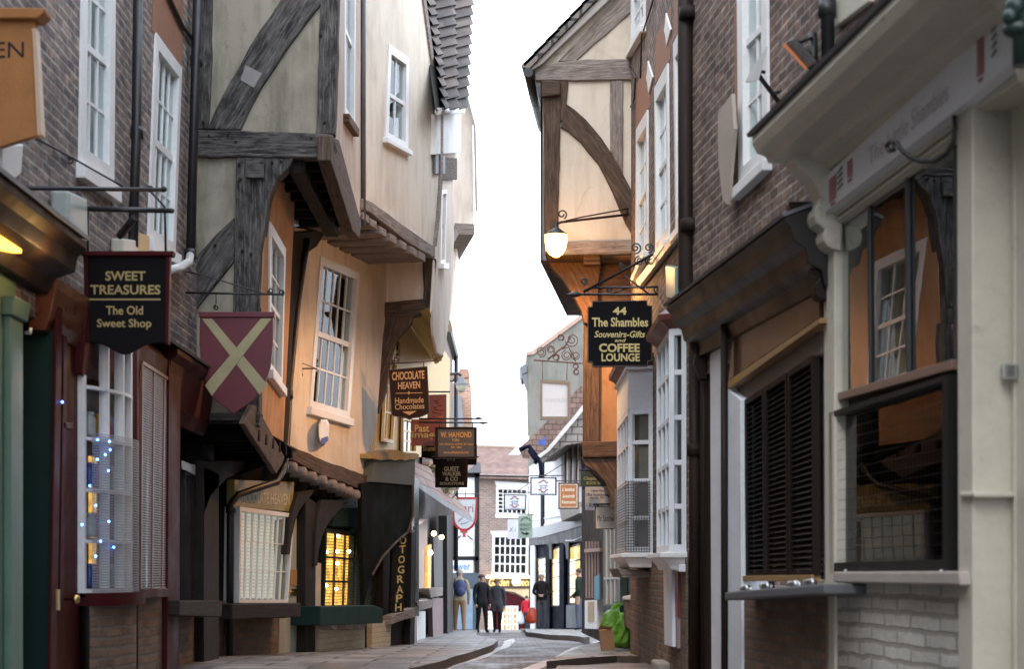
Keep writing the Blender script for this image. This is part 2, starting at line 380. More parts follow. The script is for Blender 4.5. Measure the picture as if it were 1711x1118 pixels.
NAVY = paint('paint_navy', (.004, .005, .016), .7, .2, spec=.06)
IRON = paint('iron_black', (.016, .016, .018), .42, .25, bmp=.3, sc=9)
BROWNIRON = paint('iron_brown', (.06, .03, .022), .5, .25, bmp=.3, sc=9)
LEAD = paint('lead_grey', (.13, .135, .145), .55, .3, bmp=.3)
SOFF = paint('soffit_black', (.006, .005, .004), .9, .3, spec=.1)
BRASS = paint('brass', (.62, .42, .16), .3, .1, metal=1)
STEEL = paint('steel', (.5, .5, .5), .35, .15, metal=1)
GOLD = paint('lettering_gold', (.62, .50, .20), .5, .12)
DGOLD = paint('lettering_dull_gold', (.40, .30, .12), .5, .2)
AMBER = paint('lettering_amber', (.60, .28, .06), .5, .15)
DARK = paint('room_dark', (.016, .014, .012), .8, .3)
CURT = paint('curtain_white', (.55, .55, .54), .9, .2, sc=8)
BLIND = stripes('blind_slats', (.62, .60, .56), (.22, .2, .18), .05)
GLASS = glass('window_glass', ior=1.2); GLASSD = glass('dark_glass', (.2, .2, .19), 1.22, .01); GLASSW = glass('shop_glass', (.8, .82, .8), 4.5, .006)
GREYST = paint('stone_grey', (.33, .31, .28), .85, .25, bmp=.5, sc=5)
PANT = brick('pantile_grey', (.085, .078, .076), (.16, .13, .115), (.08, .075, .07), rough=.7, bw=.3, rh=.3, ms=.0, soot=.8)
ROOFB = tiles('roof_brown_tile', (.20, .13, .11), (.28, .185, .155), .24, .16, .012, (.08, .06, .05))
ROOFG = tiles('roof_stone_tile', (.20, .18, .165), (.30, .265, .24), .35, .22, .02, (.07, .065, .06))
# ------------------------------------------------------------------ windows
def quadP(pl, q):
    A = [pl.pt(x, y, 0) for x, y in q]
    def P(s, t, o): return (A[0]*(1-s)+A[1]*s)*(1-t)+(A[3]*(1-s)+A[2]*s)*t+pl.h*o
    return P, (A[1]-A[0]).length, (A[3]-A[0]).length
def hole(pl, q, e=.02):
    P, w, h = quadP(pl, q); a, b = e/w, e/h
    return [P(a, b, 0), P(1-a, b, 0), P(1-a, 1-b, 0), P(a, 1-b, 0)]
def window(parent, pl, q, cols=3, rows=(2, 2), cas=.09, off=.02, rec=.05, sill=.09, mat=None, curtain=None, dark=None, bar=.024, room=True, deep=.5, glassm=None, name='window', sillm=None, rail=.05, lit=None, bmat=None, ins=-.13):
    "sash window: casing and bars one mesh; pane, sill, room and curtain its own parts"
    mat = mat or WHITE; P, w, h = quadP(pl, q); cs, ct = cas/w, cas/h; m = MB()
    def st(s0, s1, t0, t1, o0, o1, mb=None, g=None):
        (mb or m).prism([P(s0, t0, o0), P(s1, t0, o0), P(s1, t1, o0), P(s0, t1, o0)], [P(s0, t0, o1), P(s1, t0, o1), P(s1, t1, o1), P(s0, t1, o1)], g)
    st(0, cs, 0, 1, off, ins); st(1-cs, 1, 0, 1, off, ins); st(cs, 1-cs, 0, ct, off, ins); st(cs, 1-cs, 1-ct*.8, 1, off, ins)
    n = sum(rows); t0, t1 = ct, 1-ct*.8; bs, bt = bar/w, bar/h; r = 0
    if len(rows) == 2:
        tm = t0+(t1-t0)*rows[0]/n; rt = rail/h; st(cs, 1-cs, tm-rt/2, tm+rt/2, off-.03, off-.03-.05)
    for i in range(1, cols):
        s = cs+(1-2*cs)*i/cols; st(s-bs/2, s+bs/2, t0, t1, off-rec+.012, off-rec-.016)
    for j in range(1, n):
        if len(rows) == 2 and j == rows[0]: continue
        t = t0+(t1-t0)*j/n; st(cs, 1-cs, t-bt/2, t+bt/2, off-rec+.010, off-rec-.014)
    o = m.build(name, mat, parent, .004)
    g = MB(); st(cs*.9, 1-cs*.9, ct*.9, 1-ct*.7, off-rec-.001, off-rec-.006, g); g.build('pane', glassm or GLASS, o)
    if sill:
        m2 = MB(); e = .05/w; st(-e, 1+e, 1.0, 1+sill/h, off+.05, -.1, m2); m2.build('sill', sillm or mat, o, .008)
    if curtain:
        c = MB(); N_ = 40
        def cf(s, t):
            return P(cs+(1-2*cs)*s, ct+(1-2*ct)*t, off-rec-.09+.018*math.sin(s*w*38))
        c.grid(cf, N_, 2, uv=lambda s, t: (s*w, t*h)); c.build('curtain', curtain, o)
    if room:
        b = MB(); d0, d1 = ins+.004, -deep; B = lambda s, t, d: P(s, t, d)
        fr = [B(cs*.3, ct*.3, d0), B(1-cs*.3, ct*.3, d0), B(1-cs*.3, 1-ct*.3, d0), B(cs*.3, 1-ct*.3, d0)]
        bk = [B(cs*.3, ct*.3, d1), B(1-cs*.3, ct*.3, d1), B(1-cs*.3, 1-ct*.3, d1), B(cs*.3, 1-ct*.3, d1)]
        for i in range(4): b.face([fr[i], fr[(i+1) % 4], bk[(i+1) % 4], bk[i]])
        b.face(bk, mi=1); b.build('room', [dark or DARK, lit or dark or DARK], o)
    return o
def pipe(parent, pts, r, mat, name='drainpipe', joints=(), n=10):
    m = MB(); m.tube(pts, r, n)
    for p, d in joints:
        d = V(d).normalized(); m.tube([V(p)-d*.05, V(p)-d*.05, V(p)+d*.05, V(p)+d*.05], [r, r*1.35, r*1.35, r], n)
    return m.build(name, mat, parent)
def spiral(c, ex, ey, r0, r1, turns, a0=0, n=26):
    c = V(c); out = []
    for i in range(n+1):
        f = i/n; a = a0+turns*2*math.pi*f; r = r0+(r1-r0)*f; out.append(c+ex*(r*math.cos(a))+ey*(r*math.sin(a)))
    return out
EX, EZ = V((1, 0, 0)), V((0, 0, 1))
# ------------------------------------------------------------------ ground, road, pavements
def groundmat(name, c1, c2, mort, bw, rh, ms, rough, bmp, patch=None):
    m = brick(name, c1, c2, mort, rough, bw, rh, ms, bmp, .75, var=(.72, .72, .76)); N, L = m.node_tree.nodes, m.node_tree.links; B = N['Principled BSDF']
    c = B.inputs['Base Color'].links[0].from_socket; co = coords(N, L, (1, .45, 1)); n = noise(N, L, co, .9, 7, .7, .6); n2 = noise(N, L, co, 3.1, 6, .75)
    c = mixc(N, L, .8, c, mixc(N, L, 1, c, ramp(N, L, n, [(.36, (.42, .41, .44)), (.5, (1, 1, 1)), (.64, (1.5, 1.45, 1.4))]), 'MULTIPLY'))
    c = mixc(N, L, ramp(N, L, n2, [(.60, (0, 0, 0)), (.68, (.8,)*3)]), c, mixc(N, L, 1, c, (.4, .4, .42), 'MULTIPLY')); L.new(c, B.inputs['Base Color'])
    L.new(ramp(N, L, n, [(.35, (.32,)*3), (.6, (.75,)*3)]), B.inputs['Roughness']); return m
ROAD = groundmat('road_setts', (.14, .122, .125), (.30, .27, .265), (.08, .075, .07), .2, .12, .028, .42, 1.3)
FLAG = groundmat('flagstones', (.23, .23, .23), (.33, .32, .305), (.09, .085, .08), .95, .62, .03, .5, .8)
GUT = groundmat('gutter_stone', (.52, .52, .53), (.60, .59, .58), (.25, .24, .23), 1.2, .5, .012, .5, .35)
KERB = paint('kerb_stone', (.13, .105, .085), .8, .35, bmp=.5, sc=5)
def struct(o): o['kind'] = 'structure'; return o
YS = [-60, -20, 0, 8, 12, 14, 16, 17, 18, 19, 20, 21, 22, 23, 24, 25, 27, 29, 31, 33, 36, 39, 42, 46, 51, 56, 62, 70, 78, 88, 100, 130, 200, 500]
m = MB()
for a, b in zip(YS, YS[1:]): m.face([(-150, a, gz(a)-.03), (150, a, gz(a)-.03), (150, b, gz(b)-.03), (-150, b, gz(b)-.03)])
struct(m.build('ground', paint('earth', (.16, .15, .14), .9, .2)))
m = MB()
for a, b in zip(YS[2:], YS[3:-3]): m.face([(-8, a, gz(a)), (8, a, gz(a)), (8, b, gz(b)), (-8, b, gz(b))])
struct(m.build('road', ROAD))
def slab(name, px, h, mat, extra=(), kerb=True, cut=1.0):
    "raised paving: outline from photo pixels plus world points, draped over the falling street"
    pts = [gp(x, y, h) for x, y in px]+[V((x, y, gz(y)+h)) for x, y in extra]
    fine = []
    for i, p in enumerate(pts):
        q = pts[(i+1) % len(pts)]; n = max(1, int((q-p).length/cut))
        for k_ in range(n):
            r = p+(q-p)*k_/n; fine.append(V((r.x+random.uniform(-.012, .012), r.y, 0)))
    lo, hi = min(p.y for p in fine), max(p.y for p in fine)
    ys = sorted({y for y in YS if lo < y < hi} | {lo, hi}); mb = MB()
    def clip(poly, y, keep_ge):
        out = []
        for i, p in enumerate(poly):
            q = poly[(i+1) % len(poly)]; ip, iq = (p.y >= y) == keep_ge or p.y == y, (q.y >= y) == keep_ge or q.y == y
            if ip: out.append(p)
            if ip != iq and abs(q.y-p.y) > 1e-9: out.append(p+(q-p)*((y-p.y)/(q.y-p.y)))
        return out
    tri = [[fine[i] for i in t] for t in tessellate_polygon([fine])]
    for a, b in zip(ys, ys[1:]):
        for t in tri:
            c = clip(clip(t, a, True), b, False)
            if len(c) > 2: 
                c = [V((p.x, p.y, gz(p.y)+h)) for p in c]
                if (c[1]-c[0]).cross(c[2]-c[1]).z < 0: c = c[::-1]
                mb.face(c)
    if kerb:
        for i, p in enumerate(fine):
            q = fine[(i+1) % len(fine)]
            mb.face([(p.x, p.y, gz(p.y)+h), (q.x, q.y, gz(q.y)+h), (q.x, q.y, gz(q.y)-.06), (p.x, p.y, gz(p.y)-.06)], mi=1)
    return struct(mb.build(name, [mat, KERB], weld=False))
slab('gutter', [(600, 1150), (735, 1118), (800, 1096), (840, 1080), (842, 1072), (856, 1068), (862, 1071), (850, 1082), (815, 1098), (775, 1110), (720, 1135), (650, 1170)], .004, GUT, kerb=False)
slab('gutter', [(1010, 1070), (985, 1076), (960, 1082), (925, 1100), (860, 1125), (800, 1150), (850, 1150), (905, 1118), (955, 1096), (1010, 1084)], .004, GUT, kerb=False)
slab('pavement', [(560, 1160), (640, 1130), (690, 1116), (735, 1106), (770, 1095), (805, 1084), (825, 1078), (832, 1071), (826, 1068), (815, 1065.5), (795, 1062)], .10, FLAG, [(-1.0, 52), (-4.5, 52), (-4.5, 6), (-1.2, 6), (-1.55, 13)])
slab('pavement', [(914, 1106), (935, 1096), (957, 1086), (990, 1076), (1012, 1071)], .08, FLAG, [(2.0, 36), (3.2, 36), (3.2, 20.9), (1.49, 20.9), (1.25, 21.3)])
slab('pavement', [(880, 1057), (900, 1059), (920, 1061.5), (950, 1062.5), (970, 1064.5), (978, 1068), (986, 1067.5), (982, 1064)], .11, FLAG, [(1.75, 46), (2.6, 46), (2.6, 64), (.3, 64), (.35, 56)])
slab('doorstep_paving', [(930, 1113), (1000, 1112), (1080, 1108), (1120, 1109)], .03, groundmat('warm_flags', (.26, .19, .16), (.34, .26, .22), (.2, .16, .14), .7, .5, .012, .6, .4), [(1.9, 17.5), (2.2, 13), (.6, 13), (.42, 17)])
# ------------------------------------------------------------------ LEFT: brick house over the green shop and the sweet shop
LB = left(-3.2, 12)
h = thing('brick_house', 'sooty brick house over the green shop and dark red sweet shop, far left', 'house', (-3.2, 13, 0))
W1, W2 = [(136, -150), (190, -95), (187, 312), (130, 272)], [(258, 54), (301, 113), (290, 425), (245, 398)]
m = MB(); m.wall(LB, [LB.at(-14, 2.7), LB.at(18.22, 2.7), LB.at(18.22, 9.6), LB.at(-14, 9.6)], [hole(LB, W1), hole(LB, W2)])
m.build('wall', BRK_L, h)
window(h, LB, W1, 3, (2, 2), cas=.17, curtain=CURT, sill=.12)
window(h, LB, W2, 4, (2, 2), cas=.13, curtain=CURT, sill=.12, rail=.07)
m = MB(); m.poly(LB, [(254, 50), (256, -30), (268, -62), (306, 8), (305, 90), (303, 112)], .006, .05); m.build('lintel', LINT, h)
m = MB(); a = LB.pt(272, -12, .03); m.tube([LB.pt(262, -60, .03), LB.pt(285, 0, .03), LB.pt(305, 42, .03), LB.pt(326, 72, .03)], .022); m.build('drip_mould', IRON, h)
pipe(h, [LB.pt(232, -120, .09), LB.pt(228, 230, .09), LB.pt(222, 412, .09)], .042, IRON, joints=[(LB.pt(229, 222, .09), (0, 0, 1))])
pipe(h, [LB.pt(333, -120, .09), LB.pt(327, 100, .09), LB.pt(318, 432, .09)], .045, IRON, joints=[(LB.pt(328, 102, .09), (0, 0, 1)), (LB.pt(318, 425, .09), (0, 0, 1))])
pipe(h, [LB.pt(318, 425, .09), LB.pt(316, 438, .12), LB.pt(300, 447, .14), LB.pt(280, 452, .1)], .04, GREYW, 'waste_pipe')
# green shop
m = MB(); m.mould(LB, -6, 12.0, [(0, 2.86), (.1, 2.86), (.14, 2.95), (.28, 3.0), (.3, 3.1), (.36, 3.15), (.36, 3.2), (0, 3.36)]); m.build('cornice', BROWNB, h, .006)
m = MB(); m.mould(LB, -6, 12.0, [(0, 3.362), (.38, 3.205), (.38, 3.235), (0, 3.40)]); m.build('lead_flashing', LEAD, h)
m = MB(); m.mould(LB, -14, 11.52, [(-.2, 0), (.02, 0), (.02, 2.86), (-.2, 2.86)]); m.mould(LB, 11.22, 11.5, [(.02, .02), (.07, .02), (.07, 2.6), (.02, 2.6)]); m.mould(LB, 10.4, 11.1, [(.02, .2), (.04, .2), (.04, 2.5), (.02, 2.5)]); m.mould(LB, 11.18, 11.54, [(.02, 2.6), (.09, 2.6), (.11, 2.72), (.02, 2.72)]); m.build('green_pilaster', SAGE, h, .01)
m = MB(); m.tube([LB.pt(44, 556, .1), LB.pt(50, 556, .14), LB.pt(52, 550, .14)], .012); m.build('hook', GREYW, h)
m = MB(); m.poly(front(12.22), [(30, 430), (97, 470), (80, 1400), (10, 1400)], 0, .02); m.build('door_reveal', DGREEN, h, .004)
m = MB(); m.mould(LB, 10.4, 13, [(-.9, -.1), (-.6, -.1), (-.6, 2.85), (-.9, 2.85)]); m.build('green_door', DGREEN, h)
for q in ([(-20, 372), (36, 386), (36, 423), (-20, 412)], [(41, 400), (55, 404), (55, 422), (41, 420)]):
    m = MB(); m.poly(LB, q, .2, .05); m.build('shop_light', glow('shop_lamp', (1, .42, .05), 3), h)
# sweet shop front
RP = left(-3.1, 12)
m = MB(); m.poly(RP, [(96, 500), (105, 505), (92, 1300), (80, 1300)], .02, .02); m.poly(RP, [(283, 560), (303, 580), (296, 1300), (278, 1300)], .05, .06); m.poly(RP, [(206, 560), (233, 575), (230, 1250), (204, 1250)], -.02, .08); m.each('red_pilaster', RED, h, .008)
m = MB(); m.mould(LB, 12.26, 17.4, [(-.1, -.1), (-.02, 0), (-.02, 2.72), (-.1, 2.72)]); m.build('shopfront_boarding', RED, h)
m = MB(); m.poly(RP, [(104, 505), (138, 520), (130, 1300), (88, 1300)], -.05, .06); m.poly(RP, [(107, 560), (113, 562), (106, 1005), (100, 1005)], -.01, .05); m.poly(RP, [(106, 705), (124, 707), (124, 718), (106, 716)], -.01, .05)
d = m.build('red_door', paint('paint_red_door', (.05, .005, .006), .55, .25, spec=.12), h, .006)
m = MB(); c = RP.pt(108, 1002, 0); m.lathe(c, [(.001, 0), (.012, 0), (.012, .05), (.03, .06), (.034, .08), (.025, .1), (.001, .105)], 12, RP.h); m.build('door_knob', BRASS, d)
m = MB(); c = RP.pt(97, 1003, .055); m.box(c, .012, .06, .14); m.build('door_plate', BRASS, d)
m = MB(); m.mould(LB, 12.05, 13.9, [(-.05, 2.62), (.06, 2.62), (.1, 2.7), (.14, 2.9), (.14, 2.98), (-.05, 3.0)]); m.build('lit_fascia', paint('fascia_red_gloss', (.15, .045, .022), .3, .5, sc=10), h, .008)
m = MB(); m.mould(LB, 16.0, 18.3, [(.0, 2.38), (.06, 2.38), (.12, 2.5), (.16, 2.88), (.22, 2.94), (.22, 2.99), (0, 3.12)]); m.mould(LB, 12.95, 16.0, [(.0, 2.42), (.1, 2.42), (.14, 2.88), (0, 3.08)]); m.build('fascia', RED, h, .008)
m = MB(); m.mould(LB, 15.2, 18.3, [(0, 3.124), (.24, 2.995), (.25, 3.015), (0, 3.16)]); m.build('lead_flashing', LEAD, h)
# bow window of the sweet shop
def bow(s, t, o=0):
    Y = 13.05+1.35*s; X = -3.1+.17*math.sin(math.pi*s)**.8+o; z0, z1 = .84, 2.72; return V((X, Y, z1+(z0-z1)*t))
m = MB()
for i in range(6):
    s = i/5; a = .016 if 0 < i < 5 else .03
    m.prism([bow(s, 0)-V((0, a, 0)), bow(s, 0)+V((0, a, 0)), bow(s, 1)+V((0, a, 0)), bow(s, 1)-V((0, a, 0))], [bow(s, 0, -.07)-V((0, a, 0)), bow(s, 0, -.07)+V((0, a, 0)), bow(s, 1, -.07)+V((0, a, 0)), bow(s, 1, -.07)-V((0, a, 0))])
for j in range(6):
    t = j/5; b = .012 if 0 < j < 5 else .03
    for i in range(20):
        s, s2 = i/20, (i+1)/20; up = V((0, 0, b))
        m.prism([bow(s, t, .001)-up, bow(s2, t, .001)-up, bow(s2, t, .001)+up, bow(s, t, .001)+up], [bow(s, t, -.06)-up, bow(s2, t, -.06)-up, bow(s2, t, -.06)+up, bow(s, t, -.06)+up])
bw_ = m.build('bow_window', WHITE, h, label='white bow window of the sweet shop with a wire guard')
m = MB(); m.grid(lambda s, t: bow(s, t, -.04), 20, 1); m.build('pane', GLASS, bw_)
m = MB(); m.grid(lambda s, t: bow(s, .38+.62*t, .05), 24, 1, uv=lambda s, t: (s*1.5, t)); m.build('wire_guard', mesh_screen('guard_mesh_grey', (.30, .31, .34), .017, .3), bw_)
m = MB(); m.grid(lambda s, t: bow(s, t, -.3), 10, 1); m.build('display_back', paint('display_blue_grey', (.20, .20, .30), .8, .5, sc=9), bw_)
m = MB(); m.prism([bow(.42, .45, -.26), bow(.56, .45, -.26), bow(.55, .97, -.26), bow(.43, .97, -.26)], [bow(.42, .45, -.28), bow(.56, .45, -.28), bow(.55, .97, -.28), bow(.43, .97, -.28)]); m.build('lit_jars', glow('warm_display', (1, .55, .14), .7, .8, 22), bw_)
m = MB()
for x, y in ((104, 672), (163, 735), (183, 738), (184, 752), (163, 768), (181, 787), (160, 845), (182, 872), (160, 930), (137, 877), (168, 905), (176, 760), (150, 812), (190, 915)):
    p = (RP.pt(x, y, .04) if x < 125 else LB.pt(x, y, .26)); m.ball(p, .008, 6)
m.each('blue_light', glow('led_blue', (.05, .18, 1), 16), bw_)
JC = [paint('jar_'+n, c_, .25, .3) for n, c_ in (('red', (.4, .03, .03)), ('amber', (.5, .25, .05)), ('white', (.6, .6, .58)), ('green', (.08, .3, .1)), ('pink', (.55, .2, .25)), ('blue', (.08, .12, .4)))]
for j in range(4):
    for i in range(7):
        p = bow(.1+.12*i, .98-.2*j, -.16); m = MB(); m.lathe(p, [(.001, 0), (.045, 0), (.048, .02), (.048, .13), (.03, .15), (.034, .155), (.034, .18), (.001, .18)], 10); m.build('sweet_jar', JC[(i*5+j*3) % 6], bw_)
    if j: m = MB(); a, b = bow(.05, .98-.2*j, -.2), bow(.95, .98-.2*j, -.2); m.box((a+b)/2-V((0, 0, .012)), .2, 1.2, .02); m.build('shelf', WHITE, bw_)
m = MB()
for i in range(16):
    s, s2 = i/16, (i+1)/16; m.prism([bow(s, 1.0, .1), bow(s2, 1.0, .1), bow(s2, 1.05, .1), bow(s, 1.05, .1)], [bow(s, 1.0, -.2), bow(s2, 1.0, -.2), bow(s2, 1.05, -.2), bow(s, 1.05, -.2)])
m.build('sill', RED, bw_)
m = MB(); m.grid(lambda s, t: V((bow(s, 0, .03).x, bow(s, 0).y, .78-.85*t)), 16, 1, uv=lambda s, t: (s*1.5, .78-.85*t)); m.mould(RP, 14.9, 16.3, [(-.05, -.1), (.0, -.1), (.0, .8), (-.05, .8)]); m.each('stall_riser', BRK_W, h)
pipe(h, [RP.pt(222, 560, .1), RP.pt(222, 1250, .1)], .042, RED, 'red_drainpipe', joints=[(RP.pt(222, 866, .1), (0, 0, 1))])
# grilled window of the sweet shop
q = [(231, 606), (285, 640), (280, 985), (228, 988)]
P, w_, h_ = quadP(RP, q); m = MB()
for s in (0, .34, .67, 1): m.prism([P(s-.012, 0, .04), P(s+.012, 0, .04), P(s+.012, 1, .04), P(s-.012, 1, .04)], [P(s-.012, 0, .0), P(s+.012, 0, .0), P(s+.012, 1, .0), P(s-.012, 1, .0)])
for t in (0, 1): m.prism([P(0, t-.008, .042), P(1, t-.008, .042), P(1, t+.008, .042), P(0, t+.008, .042)], [P(0, t-.008, .002), P(1, t-.008, .002), P(1, t+.008, .002), P(0, t+.008, .002)])
gw = m.build('grilled_window', paint('frame_copper_red', (.22, .09, .06), .35, .2), h)
m = MB(); m.grid(lambda s, t: P(s, t, .03), 2, 2, uv=lambda s, t: (s*w_, t*h_)); m.build('wire_guard', mesh_screen('guard_mesh_fine', (.30, .31, .33), .022, .36), gw)
m = MB(); m.grid(lambda s, t: P(s, t, -.01), 1, 1); m.build('pane', paint('dark_pane', (.05, .05, .06), .12, .3), gw)
m = MB(); m.poly(RP, [(229, 984), (284, 984), (284, 998), (229, 1001)], .1, .15); m.build('sill', RED, gw, .006)
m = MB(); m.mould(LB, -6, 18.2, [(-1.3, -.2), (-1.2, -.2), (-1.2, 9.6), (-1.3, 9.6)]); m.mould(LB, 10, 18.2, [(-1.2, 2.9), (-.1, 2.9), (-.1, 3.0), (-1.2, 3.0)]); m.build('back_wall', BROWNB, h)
# ---- alarm boxes and brackets on that wall
m = MB(); m.poly(LB, [(116, 318), (146, 332), (148, 404), (114, 400)], .15, .13); b_ = solo(m, 'alarm_box', paint('alarm_grey_green', (.36, .40, .37), .4, .12), 'grey green alarm box behind the sign bracket under the nearest sash window', 'alarm box', bevel=.02)
m = MB(); m.poly(LB, [(206, 398), (232, 402), (232, 428), (206, 424)], .12, .1); solo(m, 'alarm_box', paint('alarm_pale', (.52, .5, .42), .4, .1), 'small pale alarm box just above the black and gold hanging sign', 'alarm box', bevel=.015)
m = MB(); m.poly(LB, [(4, 240), (40, 240), (36, 290), (24, 300), (4, 296)], .15, .13); solo(m, 'alarm_box', GREYW, 'white box on sooty brick just below the orange sign', 'alarm box', bevel=.012)
m = MB(); m.poly(LB, [(231, 388), (250, 394), (250, 432), (231, 430)], .12, .03); solo(m, 'notice_board', paint('notice_ochre', (.62, .38, .13), .5, .2), 'little ochre notice beside the pale alarm box', 'notice', bevel=.004)
# ------------------------------------------------------------------ LEFT: jettied timber house
h = thing('timber_house', 'jettied house with charcoal timbers, grey cream panels and the red shield hung before it', 'house', (-2.9, 19.9, -.05))
AS = front(18.3); X1 = -1.84; AF2 = left(X1, 18.3); AF1 = Pl((-2.473, 18.3, 5.23), (1, 0, -.062))
m = MB(); m.wall(AS, [AS.pt(x, y) for x, y in ((322, 240), (322, -700), (554, -700), (554, 245))], depth=.1); m.wall(AS, [AS.pt(x, y) for x, y in ((318, 700), (320, 241), (450, 241), (447, 360), (436, 400), (430, 700))], depth=.1); m.build('wall', PL_A, h)
T = TB_D; J = .007
def beam(px, off, dep, g, mat=T, name='beam', par=None, bev=.012, pl=AS, jit=J):
    m = MB(); m.poly(pl, px, off, dep, g, jit); return m.build(name, mat, par or h, bev)
beam([(331, 216), (400, 217), (556, 224), (561, 243), (553, 264), (480, 263), (329, 261)], .07, .2, ((331, 240), (556, 244)))
beam([(331, 215), (338, -200), (357, -200), (355, -20), (353, 120), (347, 215)], .05, .12, ((340, 216), (345, -100)), name='post')
beam([(528, 223), (531, 120), (535, 0), (538, -200), (568, -200), (566, 0), (563, 120), (559, 224)], .06, .17, ((545, 216), (550, -100)), name='corner_post')
beam([(346, 215), (362, 178), (382, 140), (418, 75), (468, 0), (500, -60), (562, -60), (534, 8), (505, 46), (480, 80), (437, 145), (416, 185), (402, 216)], .045, .1, ((370, 216), (505, 0)), name='brace')
m = MB(); m.poly(AS, [(410, 108), (438, 122), (424, 146), (402, 133)], .052, .02); m.build('timber_patch', paint('bare_patch', (.30, .285, .27), .8, .2, bmp=.5, sc=9), h)
beam([(395, 262), (393, 400), (389, 560), (387, 692), (433, 692), (433, 520), (436, 420), (444, 372), (450, 330), (463, 298), (482, 280), (491, 263)], .05, .22, ((412, 262), (410, 690)), name='post')
beam([(410, 264), (441, 264), (441, 297), (410, 296)], .12, .1, ((410, 280), (441, 280)), name='peg_block', bev=.006, jit=.003)
beam([(391, 363), (360, 392), (334, 422), (300, 468), (300, 530), (312, 538), (350, 488), (391, 436)], .045, .1, ((391, 400), (312, 520)), name='brace')
for x, y in ((340, 205), (350, 228), (382, 225), (395, 238), (520, 232), (540, 236), (543, 205), (537, 60), (400, 275), (402, 300), (455, 272), (470, 270), (405, 420), (420, 425), (360, 410)):
    m = MB(); c = AS.pt(x, y, .045); m.tube([c, c+AS.h*.04], .014, 8); m.build('peg', TB_K, h)
# upper storey towards the street
W3 = [(574, -120), (592, -60), (590, 214), (574, 190)]
m = MB(); m.wall(AF2, [AF2.at(18.36, 5.3), AF2.at(21.9, 5.3), AF2.at(21.9, 9.5), AF2.at(18.36, 9.5)], [hole(AF2, W3)]); m.build('street_wall', PL_AF, h)
window(h, AF2, W3, 2, (1, 1), cas=.1, sill=.1, sillm=TB_O)
m = MB(); m.tube([AF2.at(21.86, 5.2, .03), AF2.at(21.86, 9.4, .03)], .03); m.build('lead_strip', LEAD, h)
beam([(554, 226), (567, 234), (604, 372), (601, 398), (590, 386), (553, 268)], .03, .14, ((556, 245), (602, 380)), TB_B, 'bressumer', pl=AF2)
m = MB(); Z = 5.22
m.prism([V((-2.28, 18.36, Z-.14)), V((-2.12, 18.36, Z-.14)), V((-2.12, 18.36, Z+.06)), V((-2.28, 18.36, Z+.06))], [V((-2.28, 21.9, Z-.14)), V((-2.12, 21.9, Z-.14)), V((-2.12, 21.9, Z+.06)), V((-2.28, 21.9, Z+.06))], V((0, 1, 0))); m.build('soffit_board', TB_K, h, .008)
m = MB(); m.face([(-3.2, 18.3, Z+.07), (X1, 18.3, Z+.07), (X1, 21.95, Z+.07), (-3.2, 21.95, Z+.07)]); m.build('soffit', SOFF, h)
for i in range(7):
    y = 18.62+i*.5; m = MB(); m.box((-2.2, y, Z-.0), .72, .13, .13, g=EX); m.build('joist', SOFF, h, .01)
# first floor towards the street, leaning
W4 = [(449, 370), (475, 416), (469, 648), (447, 618)]
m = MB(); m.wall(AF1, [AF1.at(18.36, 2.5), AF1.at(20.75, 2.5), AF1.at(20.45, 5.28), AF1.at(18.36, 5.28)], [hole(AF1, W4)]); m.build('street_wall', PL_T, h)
window(h, AF1, W4, 3, (2, 2), cas=.12, curtain=CURT, sill=.1)
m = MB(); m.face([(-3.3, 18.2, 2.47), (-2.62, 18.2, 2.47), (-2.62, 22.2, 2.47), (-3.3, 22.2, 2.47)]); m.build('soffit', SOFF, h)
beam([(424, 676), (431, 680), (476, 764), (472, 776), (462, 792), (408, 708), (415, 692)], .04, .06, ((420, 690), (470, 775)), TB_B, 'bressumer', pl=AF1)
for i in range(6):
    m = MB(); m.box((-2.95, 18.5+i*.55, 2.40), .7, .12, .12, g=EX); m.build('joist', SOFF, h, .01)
beam([(318, 690), (436, 690), (432, 712), (318, 706)], .06, .2, ((318, 700), (436, 700)))
# ground floor of the timber house
GA = left(-3.25, 18)
m = MB(); m.mould(GA, 17.4, 21.2, [(-.6, -.2), (-.5, -.2), (-.5, 2.5), (-.6, 2.5)]); m.mould(GA, 18.9, 19.6, [(-.5, -.2), (.0, -.2), (.0, 2.5), (-.5, 2.5)]); m.build('shop_wall', BROWNB, h)
m = MB(); m.mould(GA, 17.5, 18.9, [(-.4, -.2), (.0, -.2), (.0, .66), (-.4, .66)]); m.mould(GA, 19.62, 21.0, [(-.3, -.2), (-.02, -.2), (-.02, .66), (-.3, .66)]); m.each('stall_riser', BRK_W, h)
m = MB(); m.poly(GA, [(309, 784), (335, 792), (336, 1008), (309, 1006)], -.02, .05); s_ = m.build('shop_window', paint('dark_pane', (.05, .05, .06)), h)
m = MB(); m.poly(GA, [(325, 776), (336, 786), (338, 1010), (332, 1010), (330, 800), (325, 790)], .01, .03); m.poly(GA, [(306, 770), (330, 780), (330, 796), (306, 784)], .012, .02); m.build('frame', GREYW, s_, .006)
m = MB(); m.poly(GA, [(300, 1004), (366, 1004), (372, 1012), (370, 1032), (300, 1030)], .3, .45); m.build('counter', TB_K, h, .012)
m = MB(); m.poly(GA, [(341, 780), (366, 790), (366, 1250), (341, 1250)], .1, .25, g=EZ, jit=.006); m.build('post', TB_K, h, .012)
beam([(341, 800), (341, 860), (352, 830), (380, 800), (410, 785), (410, 770), (341, 770)], .1, .1, ((341, 860), (410, 780)), TB_K, 'jetty_bracket', pl=GA)
